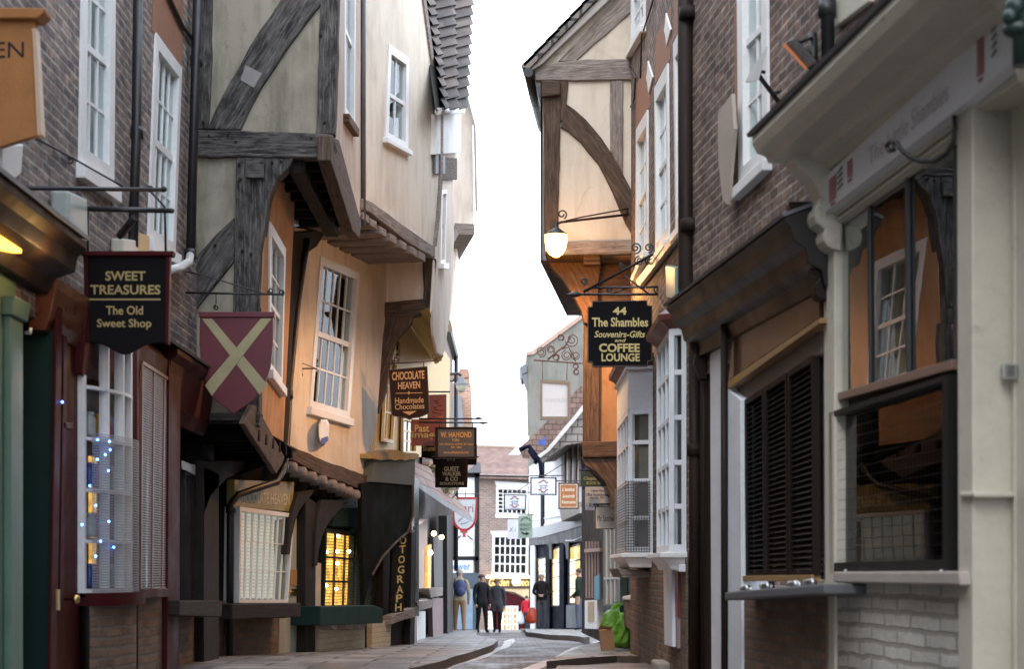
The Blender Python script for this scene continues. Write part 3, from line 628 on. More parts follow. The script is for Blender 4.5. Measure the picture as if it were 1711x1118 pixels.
pipe(h, [rp(514, 400, 22), rp(507, 440, 21.9), rp(497, 510, 21.8), rp(484, 640, 21.7), rp(478, 760, 21.4), rp(472, 788, 21.2), rp(462, 806, 21), rp(430, 816, 20.7), rp(396, 828, 20.4), rp(388, 840, 20.35), rp(385, 870, 20.3), rp(384, 1120, 20.3)], .042, IRON, joints=[(rp(474, 782, 21.3), (-.2, 0, -1)), (rp(386, 850, 20.3), (0, 0, 1)), (rp(482, 660, 21.6), (0, 0, 1))])
# roof and far body so the house is closed
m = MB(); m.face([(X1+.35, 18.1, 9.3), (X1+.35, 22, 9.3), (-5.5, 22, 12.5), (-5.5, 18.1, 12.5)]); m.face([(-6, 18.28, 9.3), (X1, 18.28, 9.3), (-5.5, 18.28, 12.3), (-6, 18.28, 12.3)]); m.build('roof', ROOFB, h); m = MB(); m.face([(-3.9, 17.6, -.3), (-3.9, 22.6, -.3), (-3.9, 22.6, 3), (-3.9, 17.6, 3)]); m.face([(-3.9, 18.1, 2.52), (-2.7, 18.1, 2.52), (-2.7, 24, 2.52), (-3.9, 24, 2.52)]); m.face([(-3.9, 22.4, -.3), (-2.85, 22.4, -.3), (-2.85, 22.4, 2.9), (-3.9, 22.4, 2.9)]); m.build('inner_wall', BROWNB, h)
# ------------------------------------------------------------------ LEFT: leaning plaster house
h = thing('plaster_house', 'leaning cream plaster house with twin white sash windows above rounded joist ends', 'house', (-2.2, 23.6, -.1))
BF2, BF1, BG = left(-1.84, 21.9, .23), left(-2.668, 21.9, .25), left((393-CX)/F*20.5, 20.5, .25)
W5 = [(648, 73), (681, 97), (680, 251), (642, 230)]
out = [(603, 332), (618, 337), (640, 352), (662, 368), (690, 388), (725, 413), (731, 360), (735, 300), (736, 190), (728, 150), (722, 110), (714, 50), (706, -10), (695, -80), (680, -180), (640, -420), (603, -520)]
m = MB(); m.wall(BF2, [BF2.pt(x, y) for x, y in out[::-1]], [hole(BF2, W5)], .35); m.build('wall', PL_B, h)
window(h, BF2, W5, 2, (1, 1), cas=.11, sill=.07, dark=paint('room_grey', (.10, .11, .12), .8, .4), curtain=None)
m = MB(); m.poly(BF2, [(x+1, y) for x, y in out[5:14]]+[(x+5, y-2) for x, y in out[5:14]][::-1], .03, .4); m.build('verge_board', TB_G, h)
beam([(603, 331), (620, 336), (641, 351), (662, 367), (690, 387), (727, 412), (727, 431), (700, 416), (668, 394), (641, 372), (620, 355), (602, 350)], .05, .16, ((603, 340), (726, 420)), TB_G, 'bressumer', h, pl=BF2)
for x, y in ((612, 362), (625, 372), (641, 386), (658, 398), (675, 409), (692, 419), (706, 427)):
    m = MB(); m.poly(BF2, [(x-6, y-9), (x+5, y-2), (x+5, y+11), (x-6, y+4)], .06, .9); m.build('joist', TB_G, h, .012)
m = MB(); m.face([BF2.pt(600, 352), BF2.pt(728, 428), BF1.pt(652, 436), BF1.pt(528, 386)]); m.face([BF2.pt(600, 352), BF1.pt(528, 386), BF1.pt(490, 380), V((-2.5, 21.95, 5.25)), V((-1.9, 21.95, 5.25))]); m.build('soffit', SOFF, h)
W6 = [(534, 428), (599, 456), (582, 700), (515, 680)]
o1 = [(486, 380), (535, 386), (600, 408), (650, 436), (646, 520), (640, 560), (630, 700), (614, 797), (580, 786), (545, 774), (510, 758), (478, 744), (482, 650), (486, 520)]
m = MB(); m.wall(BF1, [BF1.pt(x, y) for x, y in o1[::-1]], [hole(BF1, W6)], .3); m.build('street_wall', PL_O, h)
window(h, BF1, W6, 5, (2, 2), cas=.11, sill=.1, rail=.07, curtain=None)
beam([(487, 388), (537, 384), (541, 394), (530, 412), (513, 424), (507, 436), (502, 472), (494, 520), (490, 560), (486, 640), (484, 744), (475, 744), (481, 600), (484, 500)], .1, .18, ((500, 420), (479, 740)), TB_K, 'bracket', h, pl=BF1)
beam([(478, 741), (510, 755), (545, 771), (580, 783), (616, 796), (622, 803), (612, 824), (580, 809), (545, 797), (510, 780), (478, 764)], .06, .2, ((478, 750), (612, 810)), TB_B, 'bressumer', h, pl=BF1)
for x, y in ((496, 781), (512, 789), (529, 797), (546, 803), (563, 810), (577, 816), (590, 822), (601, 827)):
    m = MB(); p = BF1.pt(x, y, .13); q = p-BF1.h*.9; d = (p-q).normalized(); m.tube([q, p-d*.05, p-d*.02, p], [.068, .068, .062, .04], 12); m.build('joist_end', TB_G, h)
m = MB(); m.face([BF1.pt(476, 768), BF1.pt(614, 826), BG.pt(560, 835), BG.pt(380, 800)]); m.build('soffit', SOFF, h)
# ground floor
m = MB(); m.poly(BG, [(380, 790), (536, 800), (536, 1120), (380, 1125)], -.12, .1); m.build('shop_wall', BROWNB, h)
m = MB(); m.poly(BG, [(392, 802), (492, 806), (488, 856), (392, 846)], .05, .1)
f = m.build('fascia', paint('fascia_ochre_green', (.30, .24, .075), .4, .4, sc=6), h, .006)
m = MB(); write(m, BG, 'CHOCOLATE HEAVEN', 398, 820, 484, 839, .054, .015, 6); m.build('lettering', paint('lettering_cream', (.6, .55, .38)), f)
LBLIND = stripes('blind_lit', (.60, .57, .52), (.3, .27, .23), .045); B_ = LBLIND.node_tree.nodes['Principled BSDF']; B_.inputs['Emission Color'].default_value = (1, .86, .74, 1); B_.inputs['Emission Strength'].default_value = .26
window(h, BG, [(393, 847), (484, 859), (474, 1008), (391, 1008)], 8, (1, 1, 1), cas=.05, off=.06, rec=.03, sill=None, curtain=LBLIND, bar=.010)
m = MB(); m.poly(BG, [(388, 1010), (503, 1008), (503, 1032), (388, 1036)], .35, .5, g=((388, 1020), (503, 1020)), jit=.006); m.build('counter', TB_K, h, .012)
m = MB(); m.poly(BG, [(386, 1030), (470, 1030), (466, 1130), (386, 1130)], .0, .1); m.each('stall_riser', BRK_W, h)
m = MB(); m.poly(BG, [(478, 866), (510, 868), (506, 1112), (474, 1112)], -.04, .05); d = m.build('door', paint('paint_pale_green_grey', (.38, .40, .32), .5, .15), h, .006)
m = MB(); m.poly(BG, [(486, 952), (497, 953), (496, 980), (485, 979)], -.03, .02); m.build('notice', paint('notice_brown', (.38, .22, .08)), d)
m = MB(); m.poly(BG, [(487, 984), (497, 984), (496, 996), (486, 996)], -.03, .02); m.tube([BG.pt(484, 990, .0), BG.pt(490, 990, .0)], .012); m.build('lock', BRASS, d)
m = MB(); m.poly(BG, [(470, 870), (478, 868), (474, 1115), (466, 1115)], .02, .1); m.poly(BG, [(507, 870), (512, 870), (511, 1110), (506, 1110)], .02, .1); m.build('door_frame', paint('paint_stone', (.42, .36, .28), .5, .15), d, .004)
for px in ([(511, 830), (528, 840), (527, 1115), (510, 1115)],):
    beam(px, .08, .2, ((518, 850), (518, 1100)), TB_K, 'post', h, pl=BG)
m = MB(); m.poly(BG, [(528, 940), (537, 942), (535, 1114), (527, 1114)], .06, .2); m.build('cream_post', paint('paint_worn_cream', (.55, .47, .36), .6, .2, wear=(.2, .14, .1)), h, .008)
beam([(500, 822), (527, 819), (519, 830), (508, 843), (500, 855), (494, 872), (488, 900), (485, 927), (479, 927), (484, 880), (490, 850)], .1, .08, ((525, 822), (484, 920)), TB_K, 'jetty_bracket', h, pl=BG)
beam([(540, 836), (586, 838), (570, 850), (556, 866), (546, 880), (539, 897), (533, 922), (531, 946), (526, 946), (528, 890), (532, 860)], .12, .08, ((585, 838), (530, 940)), TB_K, 'jetty_bracket', h, pl=BG)
m = MB(); p = [BF2.pt(603, -400), BF2.pt(700, -60), BF2.pt(735, 190)]; m.face([p[0], p[1], p[1]+V((-4, 3, 0)), p[0]+V((-4, 3, 0))]); m.face([p[1], p[2], p[2]+V((-4, 3, 0)), p[1]+V((-4, 3, 0))]); m.build('roof', ROOFB, h)
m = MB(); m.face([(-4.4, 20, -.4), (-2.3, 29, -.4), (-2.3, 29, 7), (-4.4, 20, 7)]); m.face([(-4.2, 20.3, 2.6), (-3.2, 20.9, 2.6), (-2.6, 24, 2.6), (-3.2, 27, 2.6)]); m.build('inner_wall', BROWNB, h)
# burglar alarm under its window
m = MB(); c = BF1.pt(540, 721, .1); r_ = .155
ring = lambda o, s: [BF1.pt(540+x*s, 721+y*s, o) for x, y in ((-4, -20), (6, -20), (10, -12), (10, 12), (3, 22), (-5, 20), (-8, 10), (-8, -12))]
m.prism(ring(.16, .82), ring(.12, 1.0)); m.prism(ring(.119, 1.0), ring(.0, 1.02))
ab = solo(m, 'alarm_box', WHITE, 'white octagonal burglar alarm under the ochre wall window', 'alarm box')
m = MB(); m.poly(BF1, [(537, 733), (548, 729), (548, 737), (542, 741), (537, 740)], .163, .01); m.build('blue_badge', paint('badge_blue', (.03, .05, .35), .4), ab)
# ------------------------------------------------------------------ LEFT: pale coved house with the green and black shop
h = thing('coved_house', 'pale house with a smooth coved underside, orange lit panel and pantiles over the green shop', 'house', (-1.8, 26.5, -.18))
CS = front(25.45); CF2 = left((727-CX)/F*25.4, 25.4, .1); CF1 = left((630-CX)/F*25.6, 25.6, .12)
m = MB(); m.poly(CS, [(636, 428), (709, 428), (708, 509), (636, 509)], 0, .1); m.build('lit_panel', PL_O, h)
beam([(705, 428), (729, 432), (727, 480), (722, 524), (706, 527), (708, 480)], .06, .16, ((715, 430), (714, 526)), TB_B, 'corner_post', h, pl=CS)
beam([(640, 505), (708, 499), (722, 505), (721, 522), (690, 529), (640, 530)], .08, .2, ((640, 517), (722, 513)), TB_B, 'rail', h, pl=CS)
beam([(641, 528), (690, 526), (688, 540), (678, 552), (664, 566), (656, 590), (650, 620), (645, 655), (633, 690), (628, 690), (631, 600), (637, 560)], .06, .16, ((680, 530), (634, 680)), TB_B, 'jetty_bracket', h, pl=CS)
m = MB()
m.poly(CF2, [(727, 186), (769, 184), (770, 254), (757, 302), (759, 394), (756, 470), (751, 534), (747, 562), (743, 588), (739, 596), (730, 590), (724, 560), (722, 520), (727, 430), (733, 300)], .0, .04)
m.build('wall', PL_C, h, .03)
# coved underside, a quarter barrel running back to the first floor wall
m = MB(); A0, A1 = CF2.pt(736, 594, -.02), CF2.pt(684, 530, -.02)
def cove(s, t):
    p = CF2.pt(741-25*s, 595-82*s, -.01); q = CF1.pt(728-56*s, 600-84*s, 0); a = t*math.pi/2
    return V((p.x+(q.x-p.x)*math.sin(a), p.y+(q.y-p.y)*t, p.z+(q.z-p.z)*(1-math.cos(a))))
m.grid(cove, 10, 10); m.build('cove', PL_Y, h)
m = MB(); m.poly(CF1, [(652, 520), (692, 528), (742, 585), (752, 600), (750, 760), (700, 764), (626, 766), (630, 690), (644, 650)], -.02, .1); m.build('first_floor_wall', paint('paint_ochre_wall', (.60, .44, .22), .7, .15), h)
for q, n in (([(641, 590), (659, 596), (651, 742), (634, 738)], 2), ([(668, 694), (692, 700), (690, 760), (667, 760)], 2)):
    window(h, CF1, q, n, (1, 1, 1), cas=.07, off=.06, sill=None, mat=paint('paint_ochre', (.66, .46, .19), .5, .15), bar=.03, ins=.02, deep=.01, lit=glow('dim_room', (1, .6, .2), .12))
window(h, CF1, [(655, 565), (664, 565), (663, 610), (654, 610)], 1, (1, 1), cas=.05, off=.06, sill=None, mat=MC['paint_ochre'], ins=.02, deep=.01)
# top: white box, wall plate end, pantiles, gutter
m = MB(); m.poly(CF2, [(730, 190), (771, 188), (770, 255), (729, 258)], .08, .4); m.build('eaves_box', PL_W, h, .01)
m = MB(); m.poly(CF2, [(727, 262), (764, 264), (764, 300), (740, 300), (727, 290)], .04, .25, ((727, 280), (764, 282)), .006); m.build('plate_end', TB_B, h, .01)
m = MB(); m.poly(CF2, [(728, 258), (744, 260), (744, 290), (728, 290)], .06, .03); m.build('lead_cap', LEAD, h)
m = MB(); m.tube([CF2.pt(732, 186, .2), CF2.pt(772, 184, .2)], .05); m.build('gutter', GREYW, h)
e0, e1 = CF2.pt(733, 184, .22), CF2.pt(770, 183, .22); t0, t1 = rp(690, -110, 27.2), rp(786, -110, 29.6)
nn = (e1-e0).cross(t0-e0).normalized(); nn = nn if nn.y < 0 else -nn
def pan(s, t):
    r = t*18; f = r-math.floor(r); return (e0*(1-s)+e1*s)*(1-t)+(t0*(1-s)+t1*s)*t+nn*(.055*math.sin(s*math.pi*2*2.4+.6)+.05*(1-f)+.02*math.sin(7*s+3*t))
m = MB()
for r in range(18):
    for i in range(40):
        a, b = i/40, (i+1)/40; u, w = r/18+.0008, (r+1)/18-.0008
        def Q(s, t): return (e0*(1-s)+e1*s)*(1-t)+(t0*(1-s)+t1*s)*t+nn*(.085*math.sin(s*math.pi*2*2.2+.6))
        u, w = r/18, (r+1)/18
        m.face([Q(a, u)+nn*.055, Q(b, u)+nn*.055, Q(b, w), Q(a, w)], smooth=True, uvs=[(a*1.5, u*5), (b*1.5, u*5), (b*1.5, w*5), (a*1.5, w*5)])
        m.face([Q(a, u)+nn*.055, Q(b, u)+nn*.055, Q(b, u)-nn*.03, Q(a, u)-nn*.03], mi=1)
        m.face([Q(a, u)-nn*.09, Q(b, u)-nn*.09, Q(b, w)-nn*.09, Q(a, w)-nn*.09], mi=1)
m.build('pantile_roof', [PANT, paint('tile_edge', (.035, .033, .033), .9)], h, weld=False)
window(h, CF2, [(735, 318), (744, 316), (741, 440), (733, 440)], 1, (1, 1), cas=.06, sill=.08, off=.03)
# ground floor of the green and black shop
m = MB(); m.poly(BG, [(533, 805), (640, 790), (700, 800), (700, 1030), (533, 1030)], -.1, .1); m.build('shopfront', paint('paint_green_black', (.018, .026, .014), .3, .4), h)
m = MB(); m.poly(BG, [(592, 880), (612, 884), (612, 1015), (590, 1015)], .02, .08); m.poly(BG, [(560, 850), (640, 846), (640, 884), (556, 880)], .02, .08); m.each('green_boarding', DGREEN, h, .006)
LITR = glow('lit_shop_room', (1, .46, .08), 2.0, .75, 9)
wq = window(h, BG, [(540, 884), (594, 892), (590, 1016), (536, 1018)], 3, (1, 1, 1), cas=.05, off=.04, rec=.03, sill=None, mat=paint('paint_green_black', ()), bar=.03, ins=-.03, deep=.085, lit=LITR)
m = MB(); P, w_, h_ = quadP(BG, [(540, 884), (594, 892), (590, 1016), (536, 1018)]); m.grid(lambda s, t: P(s, t, .05), 1, 1, uv=lambda s, t: (s*w_, t*h_)); m.build('wire_guard', mesh_screen('guard_mesh_black', (.03, .025, .02), .04, .2), wq)
m = MB()
for x, y in ((565, 896), (564, 922), (564, 942), (546, 923), (545, 979), (562, 985), (583, 922)): m.ball(BG.pt(x, y, -.02), .026, 8)
m.each('bulb', glow('bulb_warm', (1, .66, .3), 14), wq)
m = MB(); m.poly(BG, [(535, 1014), (625, 1012), (640, 1018), (640, 1042), (535, 1046)], .35, .45); m.build('display_box', DGREEN, h, .01)
m = MB(); m.poly(BG, [(533, 1040), (610, 1040), (610, 1110), (533, 1115)], .1, .2); m.poly(BG, [(622, 1040), (654, 1038), (652, 1110), (622, 1110)], .1, .2); m.each('stall_riser', BRK_C, h, .01)
m = MB(); m.poly(BG, [(599, 1084), (606, 1083), (606, 1096), (599, 1097)], .11, .02); m.build('air_vent', paint('vent_ochre', (.45, .33, .2)), h)
m = MB(); m.poly(BG, [(609, 1040), (623, 1040), (623, 1112), (609, 1112)], .02, .1); m.build('door_jamb', BROWNB, h)
m = MB()
for x, y in ((560, 1046), (585, 1046), (606, 1046)): m.poly(BG, [(x-8, y-6), (x+8, y-6), (x+2, y+8), (x-5, y+4)], .3, .4)
m.each('box_bracket', GREYST, h, .01)
# big curved canopy
m = MB(); CB = left(BG.pt(600, 900, .25).x, BG.pt(600, 900, .25).y, .25)
m.poly(CB, [(626, 764), (694, 766), (693, 812), (622, 806)], .03, .2); m.build('canopy_band', paint('paint_slate_green', (.10, .11, .10), .7, .25, spec=.2), h, .01)
m = MB(); m.poly(CB, [(624, 758), (660, 752), (700, 760), (700, 768), (660, 770), (624, 766)], .08, .2, jit=.015); m.build('thatch_edge', paint('straw', (.35, .24, .10), .9, .4, bmp=1, sc=14), h)
m = MB(); m.poly(CB, [(622, 806), (693, 812), (690, 870), (680, 892), (660, 908), (640, 930), (622, 960), (612, 1000), (608, 1016), (606, 940), (604, 860), (604, 808)], .0, .06); m.build('curved_canopy', paint('paint_black_green', (.007, .008, .005), .8, .4, spec=.05), h, .02)
m = MB(); m.tube([CB.pt(690, 812, .03), CB.pt(690, 862, .03), CB.pt(681, 890, .03), CB.pt(661, 907, .03), CB.pt(640, 930, .03), CB.pt(622, 962, .03)], .018); m.build('edge_strip', TB_B, h)
m = MB(); m.poly(BG, [(640, 900), (696, 880), (692, 1098), (640, 1100)], .0, .2); m.build('dark_panel', BROWNB, h)
# vertical board
m = MB(); SB = left(BG.pt(668, 960, .16).x, BG.pt(668, 960, .16).y, .9); m.poly(SB, [(657, 884), (682, 870), (674, 1032), (652, 1040)], 0, .05)
vb = solo(m, 'vertical_sign', paint('sign_black', (.012, .011, .010), .3, .2), 'tall narrow black board with gold letters reading downwards', 'sign', bevel=.004)
m = MB()
for ch, x, y in (('H', 675, 888), ('O', 673.5, 904), ('T', 672.5, 919), ('O', 671, 936), ('G', 670, 953), ('R', 669, 969), ('A', 668, 986), ('P', 667, 1001), ('H', 665.5, 1016)): write(m, SB, ch, x-5.5, y-6.5, x+5.5, y+6.5, .004, .022, -1)
m.build('lettering', GOLD, vb)
m = MB(); m.poly(BG, [(655, 1030), (677, 1022), (677, 1036), (655, 1044)], .2, .15); m.poly(BG, [(678, 1020), (694, 1016), (694, 1032), (678, 1036)], .2, .15); m.each('sill_beam', TB_G, h, .01)
m = MB(); m.poly(BG, [(688, 890), (694, 886), (691, 1092), (685, 1094)], .1, .1); m.build('black_post', BLACK, h, .008)
# ------------------------------------------------------------------ LEFT: white gable jutting out behind
h = thing('white_gable_house', 'tall narrow white wall jutting out against the sky beyond the pantiles', 'house', (-.9, 30.5, -.27))
DS = front(29.6)
m = MB(); m.poly(DS, [(758, 150), (774, 146), (780, 168), (790, 205), (792, 378), (756, 378)], 0, 3.2, back=V((-.4, 3.0, 0))); m.build('wall', PL_C, h, .02)
m = MB(); m.poly(DS, [(760, 372), (793, 374), (793, 392), (766, 392)], .06, 3.2, ((760, 383), (793, 383)), back=V((-.4, 3.05, 0))); m.build('bressumer', TB_G, h, .01)
m = MB(); m.poly(DS, [(770, 140), (777, 130), (784, 168), (795, 210), (798, 350), (794, 352), (791, 210), (779, 168)], .1, .1); m.build('verge', GREYST, h)
m = MB(); m.poly(DS, [(750, 380), (766, 392), (752, 535), (740, 535)], -1.2, 1.5); m.build('lower_wall', PL_C, h)
# ------------------------------------------------------------------ LEFT: brick house with gutter, further back
h = thing('brick_house', 'narrow dark brick house with a black gutter and downpipe beyond the coved plaster house', 'house', (-1.3, 36, -.42))
LE = left(-1.55, 40)
m = MB(); m.mould(LE, 37, 47, [(-.3, 3.2), (0, 3.2), (0, 6.75), (-.3, 6.75)]); m.build('wall', BRK_F, h)
m = MB(); m.mould(LE, 41, 47.3, [(0, 6.55), (.12, 6.57), (.15, 6.68), (.12, 6.8), (0, 6.95)]); m.build('gutter', IRON, h, .01)
pipe(h, [LE.at(46.6, 6.6, .1), LE.at(46.6, 4, .1), LE.at(46.6, 1, .1)], .055, IRON)
window(h, LE, [(733, 606), (738, 609), (738, 640), (733, 638)], 2, (1, 1), cas=.14, sill=.12)
# ------------------------------------------------------------------ LEFT: row of shops under the tiled pent roof
h = thing('pent_roof_shop', 'low dark shop row under a sagging tiled pent roof with slate edge', 'shop', (-1.55, 34, -.36))
LP = left(-1.55, 30); QY = 27.4
m = MB(); m.poly(LP, [(686, 720), (757, 790), (757, 1068), (686, 1086)], -.35, .3); m.build('wall', BROWNB, h)
e = [rp(688, 826, 27.6), rp(752, 866, 29.5), rp(790, 872, 37), rp(786, 850, 40)]
A = [rp(686, 806, 27.6), rp(700, 806, 28.2), rp(742, 836, 31), rp(772, 856, 34), rp(790, 866, 38)]
B_ = [rp(684, 770, 28.6), rp(690, 772, 29), rp(715, 780, 32), rp(735, 800, 36), rp(748, 812, 40)]
m = MB()
for i in range(4): m.face([A[i], A[i+1], B_[i+1], B_[i]])
for i in range(4): m.face([A[i], A[i+1], A[i+1]-V((0, 0, .09)), A[i]-V((0, 0, .09))], mi=1)
m.face([A[4], B_[4], B_[4]-V((0, 0, .5)), A[4]-V((0, 0, .09))], mi=2)
for i in range(4): m.face([A[i]-V((0, 0, .09)), A[i+1]-V((0, 0, .09)), B_[i+1]-V((0, 0, .3)), B_[i]-V((0, 0, .3))], mi=2)
m.build('pent_roof', [ROOFB, LEAD, BROWNB], h, weld=False)
m = MB(); m.poly(LP, [(688, 862), (699, 866), (697, 1088), (687, 1090)], .05, .15); m.build('brown_post', paint('paint_chestnut', (.13, .035, .012), .45, .2), h, .01)
m = MB(); m.poly(LP, [(699, 878), (714, 868), (714, 1004), (699, 1004)], -.1, .2); m.build('pink_panel', paint('paint_pale_pink', (.62, .45, .37), .6, .12), h, .006)
m = MB(); m.poly(LP, [(699, 1022), (711, 1022), (711, 1074), (698, 1076)], -.1, .2); m.build('white_base', GREYW, h)
m = MB(); m.poly(LP, [(697, 1006), (722, 1002), (722, 1016), (700, 1022)], .1, .3); m.poly(LP, [(717, 984), (740, 982), (740, 996), (720, 1000)], .1, .3); m.each('counter', TB_G, h, .01)
m = MB(); m.poly(LP, [(724, 898), (746, 892), (745, 986), (726, 986)], -.05, .1); m.build('shutter', stripes('shutter_grey', (.085, .078, .075), (.03, .028, .028), .12, axis=0), h)
m = MB(); m.poly(LP, [(722, 1000), (745, 1000), (745, 1068), (724, 1070)], -.05, .1); m.build('purple_panel', paint('paint_dull_purple', (.15, .085, .085), .6), h)
m = MB(); m.poly(LP, [(747, 862), (757, 862), (757, 1064), (748, 1066)], .05, .2); m.build('black_post', BLACK, h, .01)
m = MB()
for x, y in ((725, 892), (738, 898), (719, 924)): m.ball(LP.pt(x, y, .0), .05, 8)
m.each('lamp', glow('bulb_warm', ()), h)
m = MB(); m.poly(LP, [(715, 915), (721, 910), (720, 990), (714, 990)], -.04, .05); m.build('lit_strip', glow('warm_strip', (1, .5, .12), .8, .7, 6), h)
# ------------------------------------------------------------------ chimney and roof behind
h = thing('chimney', 'orange brick chimney stack with a grey slate slope before it, left of the sky gap', 'chimney', (-1.5, 56, -.9))
CH = front(56)
m = MB(); m.poly(CH, [(752, 640), (786, 640), (790, 760), (752, 760)], 0, 1); m.poly(CH, [(768, 622), (784, 622), (784, 640), (768, 640)], .05, .8); m.build('stack', BRK_O, h)
m = MB(); m.poly(CH, [(749, 627), (766, 624), (768, 616), (783, 617), (784, 630), (749, 634)], .1, 1); m.build('cap', paint('terracotta', (.34, .18, .12)), h)
m = MB(); m.face([CH.pt(756, 712, .6), CH.pt(775, 712, .6), CH.pt(770, 660, .1), CH.pt(757, 662, .1)]); m.build('slate_slope', LEAD, h)
# ------------------------------------------------------------------ plant on the pent roof
m = MB(); random.seed(11)
for i in range(750):
    x = random.gauss(734, 14); y = random.gauss(806, 15)
    if y > 812+(x-720)*.7+12 or x < 704 or x > 768 or y < 772 + max(0, x-735)*1.2: continue
    c = rp(x, y, 33.5+random.uniform(-.8, .8)); r_ = random.uniform(.035, .07); d = V((random.gauss(0, 1), random.gauss(0, 1), random.gauss(0, 1))).normalized(); u = d.orthogonal().normalized(); w = d.cross(u)
    m.face([c-u*r_, c+w*r_*.5, c+u*r_, c-w*r_*.5], mi=0 if random.random() < .6 else 1)
solo(m, 'trailing_plant', [paint('leaf_olive', (.10, .13, .05), .6, .4), paint('leaf_russet', (.20, .11, .06), .6, .4)], 'straggling leafy plant growing over the tiled pent roof', 'plant')
# ------------------------------------------------------------------ RIGHT: cream shopfront in red brick, nearest
RN = right(1.5, 15.3, -.11)
h = thing('cream_shop_house', 'brick house with the big cream shopfront, painted brick base and dark window, far right', 'shop', (2.1, 9, 0))
Y0, Y1, Y2 = -8, 10.95, 15.3
m = MB(); m.wall(RN, [RN.at(Y1, 3.3), RN.at(7.2, 3.3), RN.at(7.2, 0), RN.at(Y0, 0), RN.at(Y0, 9.6), RN.at(Y1, 9.6)]); m.build('wall', BRK_R, h)
CO = [(0, 3.41), (.10, 3.41), (.12, 3.45), (.2, 3.47), (.22, 3.50), (.40, 3.50), (.42, 3.54), (.47, 3.56), (.50, 3.62), (.50, 3.66), (0, 3.74)]
m = MB(); m.mould(RN, Y1+.05, 3.5, CO); m.build('cornice', CREAM, h, .006)
m = MB(); m.mould(RN, Y1+.07, 3.5, [(0, 3.745), (.52, 3.665), (.53, 3.685), (0, 3.78)]); m.build('lead_flashing', LEAD, h)
m = MB(); m.poly(RN, [(1375, 357), (1375, 297), (1674, 26), (1740, -32), (1740, 62), (1600, 181)], .12, .2)
sg = m.build('sign_board', paint('sign_pale_grey', (.84, .85, .90), .35, .05, bmp=.02), h, .004)
def SP(s, t): # along the board 0..1 (left to right), 0 bottom 1 top
    a, b = (1375+s*299, 357-s*(357-119)), (1375+s*299, 297-s*(297-26)); return a[0]+(b[0]-a[0])*t, a[1]+(b[1]-a[1])*t
class Band:
    h = RN.h
    @staticmethod
    def pt(x, y, o=0): return RN.pt(*SP(x, y), o)
m = MB(); write(m, Band, 'The Little Shambles', .255, .72, .70, .28, .123, .0); m.build('lettering', paint('lettering_pale', (.58, .56, .55), .5), sg)
m = MB()
for s0, s1, t0, t1 in ((.035, .075, .15, .80), (.135, .165, .40, .85), (.86, .90, .25, .95)):
    n = 10
    for i in range(n):
        a = s0+(s1-s0)*i/n; b = a+(s1-s0)/n*.72; m.face([RN.pt(*SP(a, t0), .124), RN.pt(*SP(b, t0), .124), RN.pt(*SP(b, t1), .124), RN.pt(*SP(a, t1), .124)])
    c = (s0+s1)/2; m.face([RN.pt(*SP(c-.012, t0-.12), .124), RN.pt(*SP(c+.012, t0-.12), .124), RN.pt(*SP(c+.012, t0-.05), .124), RN.pt(*SP(c-.012, t0-.05), .124)])
m.build('red_ornament', paint('sign_red', (.42, .10, .11), .4), sg)
m = MB()
for s, t0, t1 in ((.095, .3, .9), (.955, .4, 1.0)):
    for i in range(4):
        t = t0+(t1-t0)*i/4; m.face([RN.pt(*SP(s-.013, t), .124), RN.pt(*SP(s+.016, t+.05), .124), RN.pt(*SP(s+.013, t+.12), .124), RN.pt(*SP(s-.016, t+.05), .124)])
m.each('green_ornament', paint('sign_green', (.03, .09, .06), .4), sg)
# consoles
def console(Y, dx):
    pl = front(Y); px = [(1300, 246), (1303, 265), (1311, 278), (1323, 288), (1337, 302), (1346, 319), (1350, 332), (1348, 342), (1341, 350), (1339, 361), (1343, 373), (1352, 380), (1358, 384), (1354, 391), (1355, 402), (1361, 411), (1370, 417), (1384, 420), (1392, 300), (1392, 246)]
    X0 = pl.pt(1384, 300).x; b = front(10.8).pt; xx = RN.at(Y, 3).x
    out = []
    for x, y in px:
        q = b(x, y); out.append(V((q.x-b(1384, 300).x+xx-.02, Y, q.z)))
    m = MB(); m.prism(out, [p+V((-.02, .2, 0)) for p in out]); m.tube([out[8]+V((.05, -.006, -.02)), out[8]+V((.05, .2, -.02))], .035, 12); m.tube([out[14]+V((.05, -.006, 0)), out[14]+V((.05, .2, 0))], .03, 12); return m.build('console', CREAM, h, .012)
console(10.78, 0); console(7.5, 0)
m = MB(); m.poly(RN, [(1375, 358), (1398, 340), (1398, 1300), (1380, 1300)], .035, .2); m.poly(RN, [(1380, 372), (1394, 362), (1394, 1300), (1384, 1300)], .05, .05); m.poly(RN, [(1598, 184), (1624, 164), (1626, 1500), (1602, 1500)], .07, .2); m.poly(RN, [(1602, 822), (1628, 822), (1628, 832), (1602, 832)], .09, .2)
m.each('pilaster', CREAM, h, .01)
m = MB(); m.poly(RN, [(1396, 345), (1600, 184), (1600, 232), (1396, 378)], .03, .12); m.poly(RN, [(1396, 352), (1600, 196), (1600, 206), (1396, 361)], .06, .05); m.poly(RN, [(1396, 366), (1600, 215), (1600, 222), (1396, 372)], .05, .05); m.build('window_head', CREAM, h, .004)
